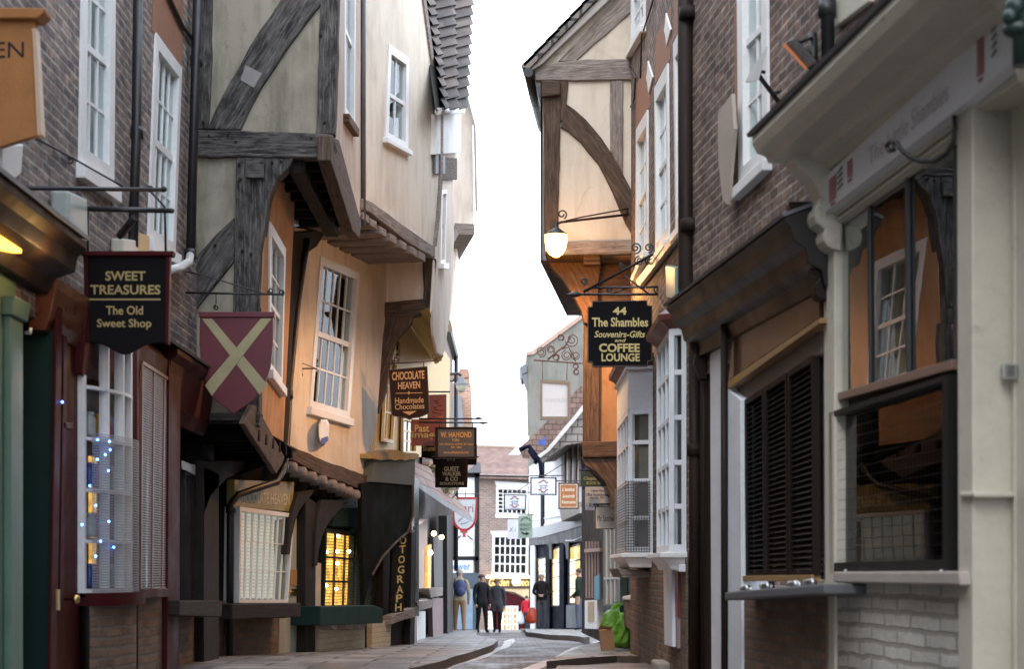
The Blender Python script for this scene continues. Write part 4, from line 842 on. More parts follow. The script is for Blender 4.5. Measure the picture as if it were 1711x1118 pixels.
# shop window
q = [(1398, 376), (1598, 228), (1600, 618), (1400, 672)]
P, w_, h_ = quadP(RN, q); m = MB()
def st(mb, s0, s1, t0, t1, o0, o1, P=P): mb.prism([P(s0, t0, o0), P(s1, t0, o0), P(s1, t1, o0), P(s0, t1, o0)], [P(s0, t0, o1), P(s1, t0, o1), P(s1, t1, o1), P(s0, t1, o1)])
st(m, 0, .03, 0, 1, .0, -.06); st(m, .975, 1, 0, 1, .0, -.06); st(m, .035, .97, 0, .03, .0, -.1)
for s in (.325, .645): st(m, s-.009, s+.009, .03, .95, .014, .006-.024*s+.001)
sw = m.build('shop_window', paint('frame_dark', (.025, .03, .03), .4), h, .004)
m = MB(); m.prism([P(.03, .02, .006), P(.975, .02, -.018), P(.975, .96, -.018), P(.03, .96, .006)], [P(.03, .02, -.004), P(.975, .02, -.028), P(.975, .96, -.028), P(.03, .96, -.004)]); m.build('pane', GLASSW, sw)
m = MB(); st(m, 0, 1, .955, 1.0, .03, -.1); m.build('transom', paint('paint_brown_pink', (.24, .15, .115), .4, .2), sw, .006)
m = MB(); fr, bk = [P(.01, .01, -.1), P(.99, .01, -.1), P(.99, .99, -.1), P(.01, .99, -.1)], [P(.01, .01, -1.0), P(.99, .01, -1.0), P(.99, .99, -1.0), P(.01, .99, -1.0)]
for i in range(4): m.face([fr[i], fr[(i+1) % 4], bk[(i+1) % 4], bk[i]])
m.face(bk); m.build('room', paint('room_shop', (.03, .024, .02), .8), sw)
q2 = [(1398, 690), (1598, 626), (1598, 958), (1400, 960)]
P2, w2, h2 = quadP(RN, q2); m = MB(); st(m, 0, .03, 0, 1, .05, -.05, P2); st(m, .97, 1, 0, 1, .05, -.05, P2); st(m, .03, .97, 0, .03, .05, -.05, P2); st(m, .03, .97, .93, 1, .05, -.05, P2)
lw = m.build('guarded_window', BLACK, h, .006)
m = MB(); st(m, .02, .98, .02, .95, -.02, -.03, P2); m.build('pane', GLASSD, lw)
m = MB(); m.grid(lambda s, t: P2(s, t, .03), 1, 1, uv=lambda s, t: (s*w2, t*h2)); m.build('wire_guard', mesh_screen('guard_mesh_thin', (.012, .012, .012), .06, .035), lw)
m = MB(); fr, bk = [P2(.01, .01, -.06), P2(.99, .01, -.06), P2(.99, .99, -.06), P2(.01, .99, -.06)], [P2(.01, .01, -.9), P2(.99, .01, -.9), P2(.99, .99, -.9), P2(.01, .99, -.9)]
for i in range(4): m.face([fr[i], fr[(i+1) % 4], bk[(i+1) % 4], bk[i]])
m.face(bk); m.build('room', paint('room_shop', ()), lw)
m = MB(); m.prism([P2(.45, .4, -.4), P2(.7, .4, -.4), P2(.7, .95, -.4), P2(.45, .95, -.4)], [P2(.45, .4, -.5), P2(.7, .4, -.5), P2(.7, .95, -.5), P2(.45, .95, -.5)]); m.prism([P2(.2, .1, -.3), P2(.24, .1, -.3), P2(.24, .95, -.3), P2(.2, .95, -.3)], [P2(.2, .1, -.4), P2(.24, .1, -.4), P2(.24, .95, -.4), P2(.2, .95, -.4)]); m.build('display', paint('display_dim', (.05, .045, .035), .7, .4, sc=8), lw)
m = MB(); m.poly(RN, [(1398, 672), (1598, 618), (1598, 632), (1398, 694)], -.04, .05); m.build('gap_board', BLACK, h)
m = MB()
for x, y in ((1413, 955), (1573, 956), (1605, 1092/1.15)): m.ball(RN.pt(x, y, .06), .012, 8)
m.build('latch', STEEL, lw)
m = MB(); m.poly(RN, [(1392, 956), (1602, 955), (1604, 979), (1392, 974)], .12, .2); m.build('sill', paint('stone_pink_grey', (.45, .39, .35), .7, .2), h, .01)
m = MB(); m.poly(RN, [(1382, 972), (1604, 976), (1606, 1400), (1384, 1300)], .03, .3); m.build('stall_riser', BRK_P, h)
m = MB(); m.poly(RN, [(1622, 150), (1850, -20), (1850, 1700), (1626, 1500)], -.12, .1); m.poly(RN, [(1688, 90), (1694, 86), (1696, 1600), (1690, 1600)], -.11, .02); m.poly(RN, [(1624, 150), (1640, 140), (1640, 1500), (1628, 1500)], -.10, .05)
dr = m.build('door_panel', CREAM, h, .005)
m = MB(); m.poly(RN, [(1620, 166), (1850, -20), (1850, 40), (1620, 190)], .05, .2); m.build('door_head', CREAM, h, .006)
m = MB(); c = RN.pt(1684, 622, -.08); m.tube([RN.pt(1654, 621, -.1), RN.pt(1668, 626, -.07)], .008); m.box(c, .05, .06, .06, RN.h, RN.t); m.box(c+EZ*.0+RN.t*.02, .07, .02, .075, RN.h, RN.t); m.build('latch', STEEL, dr, .004)
m = MB(); e = RN.at; pts = [RN.pt(1491, 243, .3), RN.pt(1494, 250, .3), RN.pt(1486, 252, .3), RN.pt(1481, 243, .3), RN.pt(1488, 235, .3), RN.pt(1498, 237, .3), RN.pt(1506, 250, .28), RN.pt(1520, 262, .25), RN.pt(1540, 270, .2), RN.pt(1562, 269, .16), RN.pt(1582, 256, .12), RN.pt(1593, 236, .1), RN.pt(1596, 215, .09), RN.pt(1594, 182, .09)]
m.tube(pts, .012, 8); m.build('iron_hook', IRON, h)
m = MB(); m.poly(RN, [(1396, -140), (1452, -200), (1452, 2), (1394, 46)], .03, .1); m.build('upper_panel', CREAM, h, .01)
m = MB(); m.mould(RN, Y1, 3.5, [(-1.3, -.2), (-1.2, -.2), (-1.2, 3.4), (-1.3, 3.4)]); m.mould(RN, Y1, 3.5, [(-1.2, .9), (-.3, .9), (-.3, .95), (-1.2, .95)]); m.build('back_wall', BROWNB, h)
pipe(h, [RN.pt(1376, -300, .09), RN.pt(1384, 100, .09)], .042, IRON, joints=[(RN.pt(1382, 14, .09), (0, 0, 1))])
m = MB(); m.face([RN.at(Y0, 9.6, .2), RN.at(Y1, 9.6, .2), RN.at(Y1, 12.5, -3), RN.at(Y0, 12.5, -3)]); m.build('roof', ROOFB, h)
# ------------------------------------------------------------------ RIGHT: dark shuttered shop in red brick
h = thing('shuttered_shop_house', 'brick house with a glossy brown black shopfront, slatted shutters and white posts', 'shop', (1.8, 13, 0))
W7 = [(1234, -160), (1284, -215), (1287, 268), (1238, 314)]
m = MB(); m.wall(RN, [RN.at(Y2, 2.6), RN.at(Y1, 2.6), RN.at(Y1, 9.6), RN.at(Y2, 9.6)], [hole(RN, W7)]); m.build('wall', BRK_R, h)
window(h, RN, W7, 2, (2, 2), cas=.16, sill=.085, curtain=CURT)
m = MB(); m.poly(RN, [(1226, 10), (1235, 0), (1238, 322), (1229, 330)], .006, .05); m.build('quoin', LINT, h)
m = MB(); m.mould(RN, Y2-.65, Y1, [(0, 2.74), (.07, 2.74), (.09, 2.84), (.17, 2.88), (.19, 2.97), (.26, 3.02), (.28, 3.10), (.31, 3.13), (.31, 3.16), (0, 3.28)]); m.build('cornice', BRGLOSS, h, .006)
m = MB(); m.mould(RN, Y2-.6, Y1, [(0, 3.284), (.32, 3.165), (.33, 3.185), (0, 3.31)]); m.build('lead_flashing', LEAD, h)
m = MB(); m.poly(RN, [(1226, 551), (1369, 466), (1369, 530), (1217, 636)], .05, .12)
GB = paint('fascia_brown_gloss', (.07, .032, .017), .16, .45, bmp=.05, sc=4)
f = m.build('fascia', GB, h, .004)
m = MB(); m.poly(RN, [(1216, 637), (1370, 531), (1370, 540), (1216, 650)], .09, .1); m.poly(RN, [(1224, 546), (1370, 458), (1370, 465), (1225, 551)], .08, .1); m.build('gilt_moulding', paint('gilt_worn', (.33, .19, .07), .4, .4, sc=9), f, .004)
m = MB(); m.poly(RN, [(1217, 651), (1371, 540), (1371, 592), (1217, 684)], .02, .15); m.build('frieze', paint('paint_grey_brown', (.11, .09, .078), .5, .3), h, .004)
q = [(1233, 683), (1370, 594), (1372, 968), (1236, 968)]
P3, w3, h3 = quadP(RN, q)
SH = [(0, .17, 0), (.18, .43, 0), (.45, .71, 1), (.73, 1, 1)]
for s0, s1, kind in SH:
    m = MB(); a = .018/w3*1.6
    for u, v in ((s0, s0+a), (s1-a, s1)): st(m, u, v, 0, 1, .05, .0, P3)
    st(m, s0+a, s1-a, 0, .03, .05, .0, P3); st(m, s0+a, s1-a, .965, 1, .05, .0, P3)
    sh = m.build('shutter', paint('shutter_brown', (.014, .008, .006), .55, .3, spec=.15) if kind else BROWNB, h, .004)
    m = MB(); n = 34
    for i in range(n):
        t = .035+.93*i/n; t2 = t+.93/n*.8
        m.prism([P3(s0+a, t, .012), P3(s1-a, t, .012), P3(s1-a, t2, .04), P3(s0+a, t2, .04)], [P3(s0+a, t, .004), P3(s1-a, t, .004), P3(s1-a, t2, .032), P3(s0+a, t2, .032)])
    m.build('louvres', paint('louvre_red_brown', (.018, .010, .007), .5, .3, spec=.15) if kind else paint('louvre_dark', (.005, .005, .005), .5, .3, spec=.15), sh)
m = MB(); st(m, 0, 1, 0, 1, -.02, -.05, P3); m.build('window_back', paint('dark_pane', ()), h)
m = MB(); st(m, 0, 1, .982, 1.012, .07, .0, P3); m.build('gilt_rail', paint('gilt_worn', ()), h, .004)
for x, y in ((1244, 962), (1278, 958), (1324, 955), (1352, 952)):
    m = MB(); c = RN.pt(x, y+22, .2); m.tube([c-RN.t*.07, c+RN.t*.07], .022, 10); m.ball(c+RN.t*.08, .028, 8); m.build('shutter_bolt', STEEL, h)
m = MB(); m.poly(RN, [(1211, 990), (1376, 976), (1376, 994), (1211, 1004)], .28, .4); m.build('sill', LEAD, h, .012)
m = MB(); m.poly(RN, [(1225, 1000), (1380, 994), (1382, 1320), (1228, 1260)], .06, .3); m.build('stall_riser', BRK_W, h)
m = MB(); m.poly(RN, [(1216, 650), (1237, 668), (1240, 1270), (1216, 1270)], .08, .2); m.poly(RN, [(1186, 575), (1206, 558), (1208, 1250), (1189, 1250)], .02, .2); m.build('white_post', paint('paint_blue_white', (.78, .81, .86), .45, .1), h, .008)
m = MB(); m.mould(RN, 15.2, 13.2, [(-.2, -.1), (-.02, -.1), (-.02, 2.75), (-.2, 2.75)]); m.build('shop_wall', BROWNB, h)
pipe(h, [RN.pt(1210, 520, .1), RN.pt(1211, 1250, .1)], .028, BROWNB, 'pole')
def bracket(Y, px, mat, dep=.14):
    pl = front(Y); m = MB(); m.poly(pl, px, 0, dep); return m.build('scroll_bracket', mat, h, .01)
bracket(14.55, [(1128, 512), (1132, 535), (1145, 552), (1153, 568), (1155, 585), (1163, 592), (1160, 605), (1164, 616), (1170, 634), (1182, 634), (1182, 512)], BROWNB)
bracket(11.0, [(1318, 336), (1322, 360), (1336, 380), (1352, 398), (1360, 420), (1353, 440), (1358, 456), (1368, 464), (1360, 478), (1364, 496), (1376, 502), (1400, 500), (1400, 336)], BROWNB)
m = MB(); m.face([RN.at(Y1, 9.6, .2), RN.at(Y2, 9.6, .2), RN.at(Y2, 12.5, -3), RN.at(Y1, 12.5, -3)]); m.build('roof', ROOFB, h)
# fittings on that wall
m = MB(); m.poly(RN, [(1199, 190), (1222, 156), (1226, 215), (1215, 342), (1207, 334), (1200, 270)], .1, .03); solo(m, 'blank_sign', paint('sign_pale_wood', (.40, .33, .28), .6, .2), 'blank pointed wooden board edge on against the brick wall', 'sign', bevel=.004)
h = thing('wall_floodlight', 'black slim floodlight on an arm high on the brick wall', 'floodlight', RN.pt(1356, 130, 0))
m = MB(); m.prism([RN.pt(x, y, .35) for x, y in ((1309, 72), (1326, 62), (1364, 103), (1347, 116))], [RN.pt(x, y, .16) for x, y in ((1315, 72), (1330, 64), (1366, 103), (1350, 114))]); m.build('housing', IRON, h, .006)
m = MB(); m.prism([RN.pt(x, y, .36) for x, y in ((1307, 74), (1312, 71), (1349, 113), (1345, 116))], [RN.pt(x, y, .34) for x, y in ((1307, 74), (1312, 71), (1349, 113), (1345, 116))]); m.build('tube', glow('flood_tube', (1, .30, .08), .08), h)
m = MB(); m.tube([RN.pt(1358, 56, .05), RN.pt(1360, 130, .05)], .03); m.tube([RN.pt(1358, 62, .05), RN.pt(1336, 70, .2)], .012); m.tube([RN.pt(1354, 108, .2), RN.pt(1362, 112, .05)], .025); m.build('arm', IRON, h)
h = thing('tilted_reflector', 'pale flat reflector board on an iron arm in front of the upper sash window', 'reflector', RN.pt(1311, 185, 0))
m = MB(); m.prism([RN.pt(x, y, .3) for x, y in ((1245, 137), (1256, 113), (1284, 75), (1281, 86), (1268, 133), (1250, 138))], [RN.pt(x, y, .27) for x, y in ((1245, 137), (1256, 113), (1284, 75), (1281, 86), (1268, 133), (1250, 138))]); m.build('board', GREYW, h, .004)
m = MB(); m.tube([RN.pt(1262, 118, .27), RN.pt(1290, 155, .12), RN.pt(1311, 185, .02)], .016); m.tube([RN.pt(1278, 120, .2), RN.pt(1262, 118, .27)], .012); m.tube([RN.pt(1296, 155, .1), RN.pt(1304, 152, .02)], .012); m.build('arm', IRON, h)
h = thing('iron_bracket', 'dark green iron bracket with ball finials in the top right corner', 'bracket', (1.95, 6.9, 3.3))
m = MB(); m.ball(rp(1706, 48, 6.9), .055, 12, (1.3, 1, .7)); m.ball(rp(1700, 12, 6.9), .05, 12); m.tube([rp(1708, -120, 6.9), rp(1709, 110, 6.9)], .04, 10); m.tube([rp(1690, -60, 6.9), rp(1700, 12, 6.9)], .03, 8); m.ball(rp(1690, 28, 6.88), .035, 10); m.build('rod', paint('iron_green', (.015, .035, .03), .4, .3), h)
# ------------------------------------------------------------------ RIGHT: brick house with white oriel bays
RW = right(1.5, 15.3)
h = thing('bay_house', 'brick house with two white oriel bays, tall sash windows and the big black downpipe', 'house', (1.5, 19, 0))
WS = [[(1065, 216), (1084, 183), (1084, 420), (1064, 462)], [(1096, 147), (1118, 105), (1120, 400), (1098, 430)], [(1128, 73), (1144, 40), (1147, 372), (1132, 392)], [(1058, -90), (1081, -140), (1079, 42), (1055, 84)]]
m = MB(); m.wall(RW, [RW.at(22.55, -.3), RW.at(15.3, -.3), RW.at(15.3, 9.6), RW.at(22.55, 9.6)], [hole(RW, q) for q in WS]); m.wall(front(22.55), [V((1.5, 22.55, -.3)), V((4, 22.55, -.3)), V((4, 22.55, 9.6)), V((1.5, 22.55, 9.6))], depth=.1); m.build('wall', BRK_R, h)
for q in WS: window(h, RW, q, 2, (2, 2), cas=.17, sill=.08, curtain=CURT)
m = MB()
for px in ([(1062, 215), (1064, 140), (1086, 100), (1086, 178)], [(1094, 140), (1096, 60), (1121, 10), (1120, 98)], [(1126, 66), (1127, -20), (1147, -70), (1147, 34)]): m.poly(RW, px, .006, .05)
m.build('lintel', LINT, h)
for x, y in ((1115, 48), (1085, 128)):
    m = MB(); m.poly(RW, [(x-3, y-27), (x+2, y-10), (x+5, y), (x+2, y+12), (x-2, y+28), (x-4, y+10), (x-6, y+2), (x-4, y-10)], .02, .018); m.build('wall_tie', WHITE, h, .006)
m = MB(); m.tube([RW.pt(1050, 70, .02), RW.pt(1052, 110, .02), RW.pt(1062, 130, .03), RW.pt(1060, 165, .03), RW.pt(1054, 178, .02)], .012); m.tube([RW.pt(1098, -20, .02), RW.pt(1072, 60, .03), RW.pt(1070, 130, .02)], .01); m.build('cable', IRON, h)
pipe(h, [V((1.46, 15.15, 9.3)), V((1.47, 15.15, 3.4)), V((1.5, 15.15, 3.2))], .068, BROWNB, joints=[(rp(1153, 22, 15.1), (0, 0, 1)), (rp(1155, 376, 15.1), (0, 0, 1))], n=14)
pipe(h, [rp(1161, 540, 14.9), rp(1161, 1130, 14.9)], .05, BROWNB, joints=[(rp(1161, 752, 14.9), (0, 0, 1))], n=12); pipe(h, [rp(1179, 540, 14.8), rp(1180, 1130, 14.8)], .05, BROWNB, n=12)
# lit lead roof of the bays
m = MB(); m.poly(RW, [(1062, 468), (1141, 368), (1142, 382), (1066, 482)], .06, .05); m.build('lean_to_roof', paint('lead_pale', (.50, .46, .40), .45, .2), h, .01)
def bay(X, Ya, Yb, splay, zt, zb, rows, cols, corn, guard=None, frieze=0):
    Xf = X; A, B, C, D = V((1.5, Ya-splay, 0)), V((Xf, Ya, 0)), V((Xf, Yb, 0)), V((1.5, Yb+splay, 0)); m = MB()
    o = None
    segs = [(A, B, 1), (B, C, cols), (C, D, 1)]
    def bar(p, q, z0, z1, w, d0=.0, d1=-.06):
        t = (q-p).normalized(); n = V((-t.y, t.x, 0)); n = n if n.x < 0 or (abs(n.x) < 1e-6 and n.y < 0) else -n
        return t, n
    for p, q, nc in segs:
        t = (q-p).normalized(); n = V((-t.y, t.x, 0)); n = n if n.dot(V((-1, -.3, 0))) > 0 or n.x < -.2 else -n; L = (q-p).length
        def bx(u0, u1, z0, z1, o0=.0, o1=-.07, mb=m):
            f = [p+t*u0+n*o0, p+t*u1+n*o0]; b = [p+t*u0+n*o1, p+t*u1+n*o1]
            mb.prism([f[0]+EZ*z0, f[1]+EZ*z0, f[1]+EZ*z1, f[0]+EZ*z1], [b[0]+EZ*z0, b[1]+EZ*z0, b[1]+EZ*z1, b[0]+EZ*z1])
        bx(0, .05, zb, zt); bx(L-.05, L, zb, zt)
        for i in range(1, nc): bx(L*i/nc-.014, L*i/nc+.014, zb, zt, -.005, -.05)
        for i, z in enumerate(rows): bx(.05, L-.05, z-.022, z+.022, -.008, -.055)
        bx(.05, L-.05, zb, zb+.06, -.001, -.068); bx(.05, L-.05, zt-.06, zt, -.001, -.068)
    o = m.build('bay_window', paint('paint_blue_white', ()), h, .004)
    g = MB(); c = MB(); gd = MB(); r = MB()
    for p, q, nc in segs:
        t = (q-p).normalized(); n = V((1, 0, 0)); a, b = p+V((.03, 0, 0)), q+V((.03, 0, 0))
        g.face([a+EZ*zb, b+EZ*zb, b+EZ*zt, a+EZ*zt]); a, b = p+V((.12, 0, 0)), q+V((.12, 0, 0)); c.face([a+EZ*zb, b+EZ*zb, b+EZ*(zt), a+EZ*zt])
        if guard: a, b = p+V((-.03, -.02, 0)), q+V((-.03, -.02, 0)); gd.face([a+EZ*zb, b+EZ*zb, b+EZ*guard, a+EZ*guard])
    g.build('pane', GLASS, o, weld=False)
    c.build('curtain', paint('bay_inside', (.20, .175, .15), .9, .35, sc=5), o, weld=False)
    if guard: gd.build('wire_guard', mesh_screen('guard_mesh_bay', (.10, .10, .105), .03, .3), o, weld=False)
    def ring(e, z): return [A+V((0, -e, z)), B+V((-e, -e*.5, z)), C+V((-e, e*.5, z)), D+V((0, e, z))]
    def slab_(prof, nm, mat):
        m = MB()
        for (e0, z0), (e1, z1) in zip(prof, prof[1:]):
            a, b = ring(e0, z0), ring(e1, z1)
            for i in range(3): m.face([a[i], a[i+1], b[i+1], b[i]])
        m.face(ring(*prof[0])[::-1]); m.face(ring(*prof[-1])); m.build(nm, mat, o, .004)
    slab_([(-.02, zb-.16), (.0, zb-.12), (.05, zb-.06), (.08, zb-.05), (.08, zb-.01), (.0, zb)], 'sill', WHITE)
    if frieze: slab_([(.0, zt), (.0, zt+frieze), (.03, zt+frieze), (.03, zt+frieze+.03), (0, zt+frieze+.04)], 'frieze', paint('paint_blue_white', ()))
    z = zt+frieze+(.04 if frieze else 0)
    slab_([(.0, z), (.05, z+.05), (.09, z+.07), (.10, z+.12), (.02, z+.17)], 'cornice', corn)
    return o
RC = paint('paint_dull_red', (.15, .045, .035), .5, .2)
bay(1.36, 15.55, 16.9, .1, 3.1, 1.17, [2.72, 2.33, 1.94, 1.56], 3, RC)
bay(1.245, 19.25, 21.3, .12, 2.74, 1.2, [2.38, 1.97, 1.57], 4, RC, guard=1.97, frieze=.42)
m = MB(); m.prism([rp(1040, 966, 19.4), rp(1090, 966, 19.4), rp(1086, 955, 19.4), rp(1032, 950, 19.4)], [rp(1040, 966, 19.4)+V((0, 1.8, 0)), rp(1090, 966, 19.4)+V((0, 1.8, 0)), rp(1086, 955, 19.4)+V((0, 1.8, 0)), rp(1032, 950, 19.4)+V((0, 1.8, 0))]); m.build('corbel', TB_G, h, .01)
RD = right(1.45, 15.3)
m = MB(); m.poly(RD, [(1108, 944), (1122, 944), (1123, 1082), (1110, 1078)], .02, .1); m.poly(RD, [(1122, 944), (1134, 944), (1134, 956), (1122, 952)], .02, .1); d = m.build('door_frame', paint('paint_blue_white', ()), h, .006)
m = MB(); m.poly(RD, [(1122, 952), (1132, 954), (1132, 1032), (1122, 1030)], -.01, .05); m.build('door', paint('paint_crimson', (.20, .02, .03), .4), d); m = MB(); m.poly(RD, [(1122, 1030), (1132, 1032), (1132, 1084), (1122, 1080)], -.012, .05); m.build('door_base', paint('paint_mauve', (.33, .24, .25), .5), d)
m = MB(); c = rp(1118, 1092, 17.6); m.box((1.50, 17.3, .0), .26, .75, .26); m.build('door_step', GREYST, h, .02)
m = MB(); m.mould(RW, 15.3, 22.57, [(-.05, -.3), (.012, -.3), (.012, 1.12), (-.05, 1.12)]); m.build('plinth', BRK_W, h)
m = MB(); m.face([(1.5, 15.3, 9.6), (1.5, 22.55, 9.6), (4.5, 22.55, 12), (4.5, 15.3, 12)]); m.build('roof', ROOFB, h)
m = MB(); m.poly(RW, [(1112, 443), (1128, 446), (1128, 500), (1113, 498)], .12, .05); solo(m, 'alarm_box', paint('alarm_teal', (.10, .22, .19), .4), 'teal alarm box behind the scrolled bracket of the coffee lounge sign', 'alarm box', bevel=.01)
# ------------------------------------------------------------------ RIGHT: timber framed house with gable end to the camera
h = thing('gable_timber_house', 'brown timber framed house, cream panels and sloping eaves, with the lit lamp before it', 'house', (1.1, 24, -.15))
RT = front(22.62)
m = MB(); m.poly(RT, [(906, 130), (893, 118), (1015, -10), (1070, -70), (1070, 420), (911, 420)], 0, .3); m.build('wall', PL_R, h)
def tb(px, off, g, nm, mat=TB_G, dep=.14, jit=.006): return beam(px, off, dep, g, mat, nm, h, pl=RT, jit=jit)
tb([(893, 119), (912, 109), (930, 103), (980, 98), (1060, 98), (1060, 132), (960, 134), (895, 133)], .05, ((895, 126), (1050, 115)), 'tie_beam')
tb([(932, 102), (962, 101), (1062, 12), (1062, -30), (1040, -14)], .03, ((945, 102), (1050, 0)), 'rafter')
tb([(880, 122), (884, 116), (1020, -22), (1040, -22), (906, 106)], .12, ((884, 118), (1030, -20)), 'barge_board', paint('paint_pale_grey', (.42, .38, .34), .6, .2), jit=0)
tb([(907, 150), (937, 152), (936, 230), (934, 320), (933, 405), (911, 405), (909, 260)], .05, ((920, 150), (921, 400)), 'corner_post', TB_B)
tb([(905, 134), (936, 134), (936, 158), (905, 160)], .12, ((905, 146), (936, 146)), 'post_head', TB_B, jit=.003)
tb([(936, 134), (950, 135), (948, 160), (944, 196), (936, 204)], .04, ((944, 135), (941, 200)), 'stud', TB_B)
tb([(937, 212), (945, 172), (960, 182), (980, 200), (1005, 230), (1030, 270), (1062, 330), (1062, 400), (1046, 374), (1024, 322), (1000, 274), (970, 237), (948, 218)], .045, ((940, 190), (1050, 350)), 'brace', TB_B)
tb([(1019, 133), (1041, 133), (1041, 290), (1028, 268), (1020, 252)], .03, ((1030, 133), (1032, 290)), 'stud')
tb([(933, 404), (1064, 400), (1064, 424), (934, 426)], .06, ((935, 414), (1050, 412)), 'rail')
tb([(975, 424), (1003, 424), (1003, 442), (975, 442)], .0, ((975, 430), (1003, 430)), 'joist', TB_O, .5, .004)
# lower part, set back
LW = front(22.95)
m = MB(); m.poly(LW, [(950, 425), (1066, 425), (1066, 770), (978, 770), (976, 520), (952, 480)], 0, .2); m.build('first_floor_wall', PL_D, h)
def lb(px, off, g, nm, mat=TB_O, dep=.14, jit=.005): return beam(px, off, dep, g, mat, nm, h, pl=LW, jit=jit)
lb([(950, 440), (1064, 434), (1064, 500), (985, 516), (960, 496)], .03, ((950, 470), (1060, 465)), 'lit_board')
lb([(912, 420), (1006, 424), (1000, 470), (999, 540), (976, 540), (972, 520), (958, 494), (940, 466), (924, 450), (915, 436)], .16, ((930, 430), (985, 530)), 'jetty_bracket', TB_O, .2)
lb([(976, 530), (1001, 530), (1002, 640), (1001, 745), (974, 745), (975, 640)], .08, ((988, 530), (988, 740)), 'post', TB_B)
lb([(972, 738), (1064, 736), (1064, 764), (974, 764)], .1, ((975, 750), (1060, 750)), 'rail', TB_B)
lb([(972, 764), (1036, 764), (1036, 850), (1021, 850), (1019, 826), (1010, 804), (994, 788), (977, 778)], .06, ((975, 770), (1025, 840)), 'jetty_bracket', TB_B)
m = MB(); pts = [rp(883, 120, 22.4), rp(893, 165, 23.8), rp(906, 214, 25.4)]; m.tube(pts, .06, 10); m.build('gutter', IRON, h)
ev = [V((.17, 22.4, 7.3)), V((.62, 27.5, 7.3)), V((3.6, 27.5, 10.4)), V((3.2, 22.4, 10.4))]
m = MB(); ev0 = [rp(880, 118, 22.45), rp(880, 118, 22.45)+V((.45, 5, 0)), rp(1060, -68, 22.45)+V((.45, 5, 0)), rp(1060, -68, 22.45)]
m.prism(ev0, [p+V((-.04, 0, .09)) for p in ev0]); m.build('roof', ROOFG, h)
for i in range(9):
    m = MB(); a = i/9; p = ev0[0]*(1-a)+ev0[3]*a; q = ev0[0]*(1-a-.12)+ev0[3]*(a+.12); u = V((-.035, 0, .035)); m.prism([p+u, q+u*.8, q+u*1.9, p+u*2.1], [x+V((.04, .5, 0)) for x in (p+u, q+u*.8, q+u*1.9, p+u*2.1)]); m.build('verge_tile', ROOFG, h, .01)
SW_ = left(.41, 22.62, .1); m = MB(); m.face([V((.36, 22.65, 4.9)), V((.85, 27.5, 4.9)), V((.85, 27.5, 7.3)), V((.36, 22.65, 7.3))]); m.face([V((.96, 22.9, 2.3)), V((1.4, 27.5, 2.3)), V((1.4, 27.5, 4.9)), V((.96, 22.9, 4.9))]); m.face([V((.96, 22.9, 2.3)), V((1.4, 27.5, 2.3)), V((2.4, 27.5, 2.3)), V((2.4, 22.9, 2.3))]); m.face([V((.36, 22.6, 4.92)), V((2, 22.6, 4.92)), V((2, 27.5, 4.92)), V((.85, 27.5, 4.92))]); m.build('street_wall', TB_B, h)
# ------------------------------------------------------------------ RIGHT: brown shop below and behind it
h = thing('brown_shop', 'brown timber shop with barred window beyond the oriel bays, green planter below', 'shop', (1.5, 29, -.3))
RS = right(1.52, 24, -.02)
m = MB(); m.poly(RS, [(972, 820), (1062, 770), (1062, 1100), (972, 1058)], -.06, .2); m.build('wall', BROWNB, h)
m = MB(); m.poly(RS, [(1008, 880), (1036, 870), (1036, 1014), (1008, 1012)], .04, .1); gw = m.build('green_window', paint('paint_bottle_green', (.05, .10, .085), .4), h)
m = MB()
for x in (1013, 1020, 1027): m.poly(RS, [(x-1, 884), (x+1, 884), (x+1, 1010), (x-1, 1010)], .06, .02)
m.poly(RS, [(1009, 965), (1034, 965), (1034, 969), (1009, 969)], .065, .02); m.build('glazing_bars', GREYW, gw)
m = MB()
for x in (979, 984, 989, 994, 999): m.poly(RS, [(x-.6, 905), (x+.6, 905), (x+.6, 1000), (x-.6, 1000)], .03, .02)
m.poly(RS, [(976, 918), (1002, 916), (1002, 922), (976, 924)], .07, .05); m.build('window_bars', paint('bar_dusty_pink', (.36, .25, .21), .6), h)
m = MB(); m.poly(RS, [(977, 1004), (998, 1003), (998, 1052), (977, 1051)], .05, .1); m.build('white_base', WHITE, h); m = MB(); m.poly(RS, [(982, 1006), (992, 1006), (992, 1040), (982, 1040)], .06, .02); m.build('notice', paint('notice_tan', (.45, .34, .2)), h)
m = MB(); m.poly(RS, [(993, 965), (1001, 960), (1001, 1003), (993, 1002)], .09, .02); m.build('poster', paint('poster_blue', (.10, .34, .50), .5, .3), h)
m = MB(); m.poly(RS, [(1006, 1012), (1036, 1012), (1036, 1032), (1008, 1032)], .08, .1); m.build('planter_box', DGREEN, h, .01)
m = MB(); m.poly(RS, [(1036, 1000), (1062, 990), (1062, 1060), (1036, 1040)], .03, .1); m.build('brick_pier', BRK_W, h); m = MB(); m.poly(RS, [(1040, 997), (1054, 995), (1054, 1003), (1040, 1003)], .05, .1); m.build('cap', WHITE, h, .01)
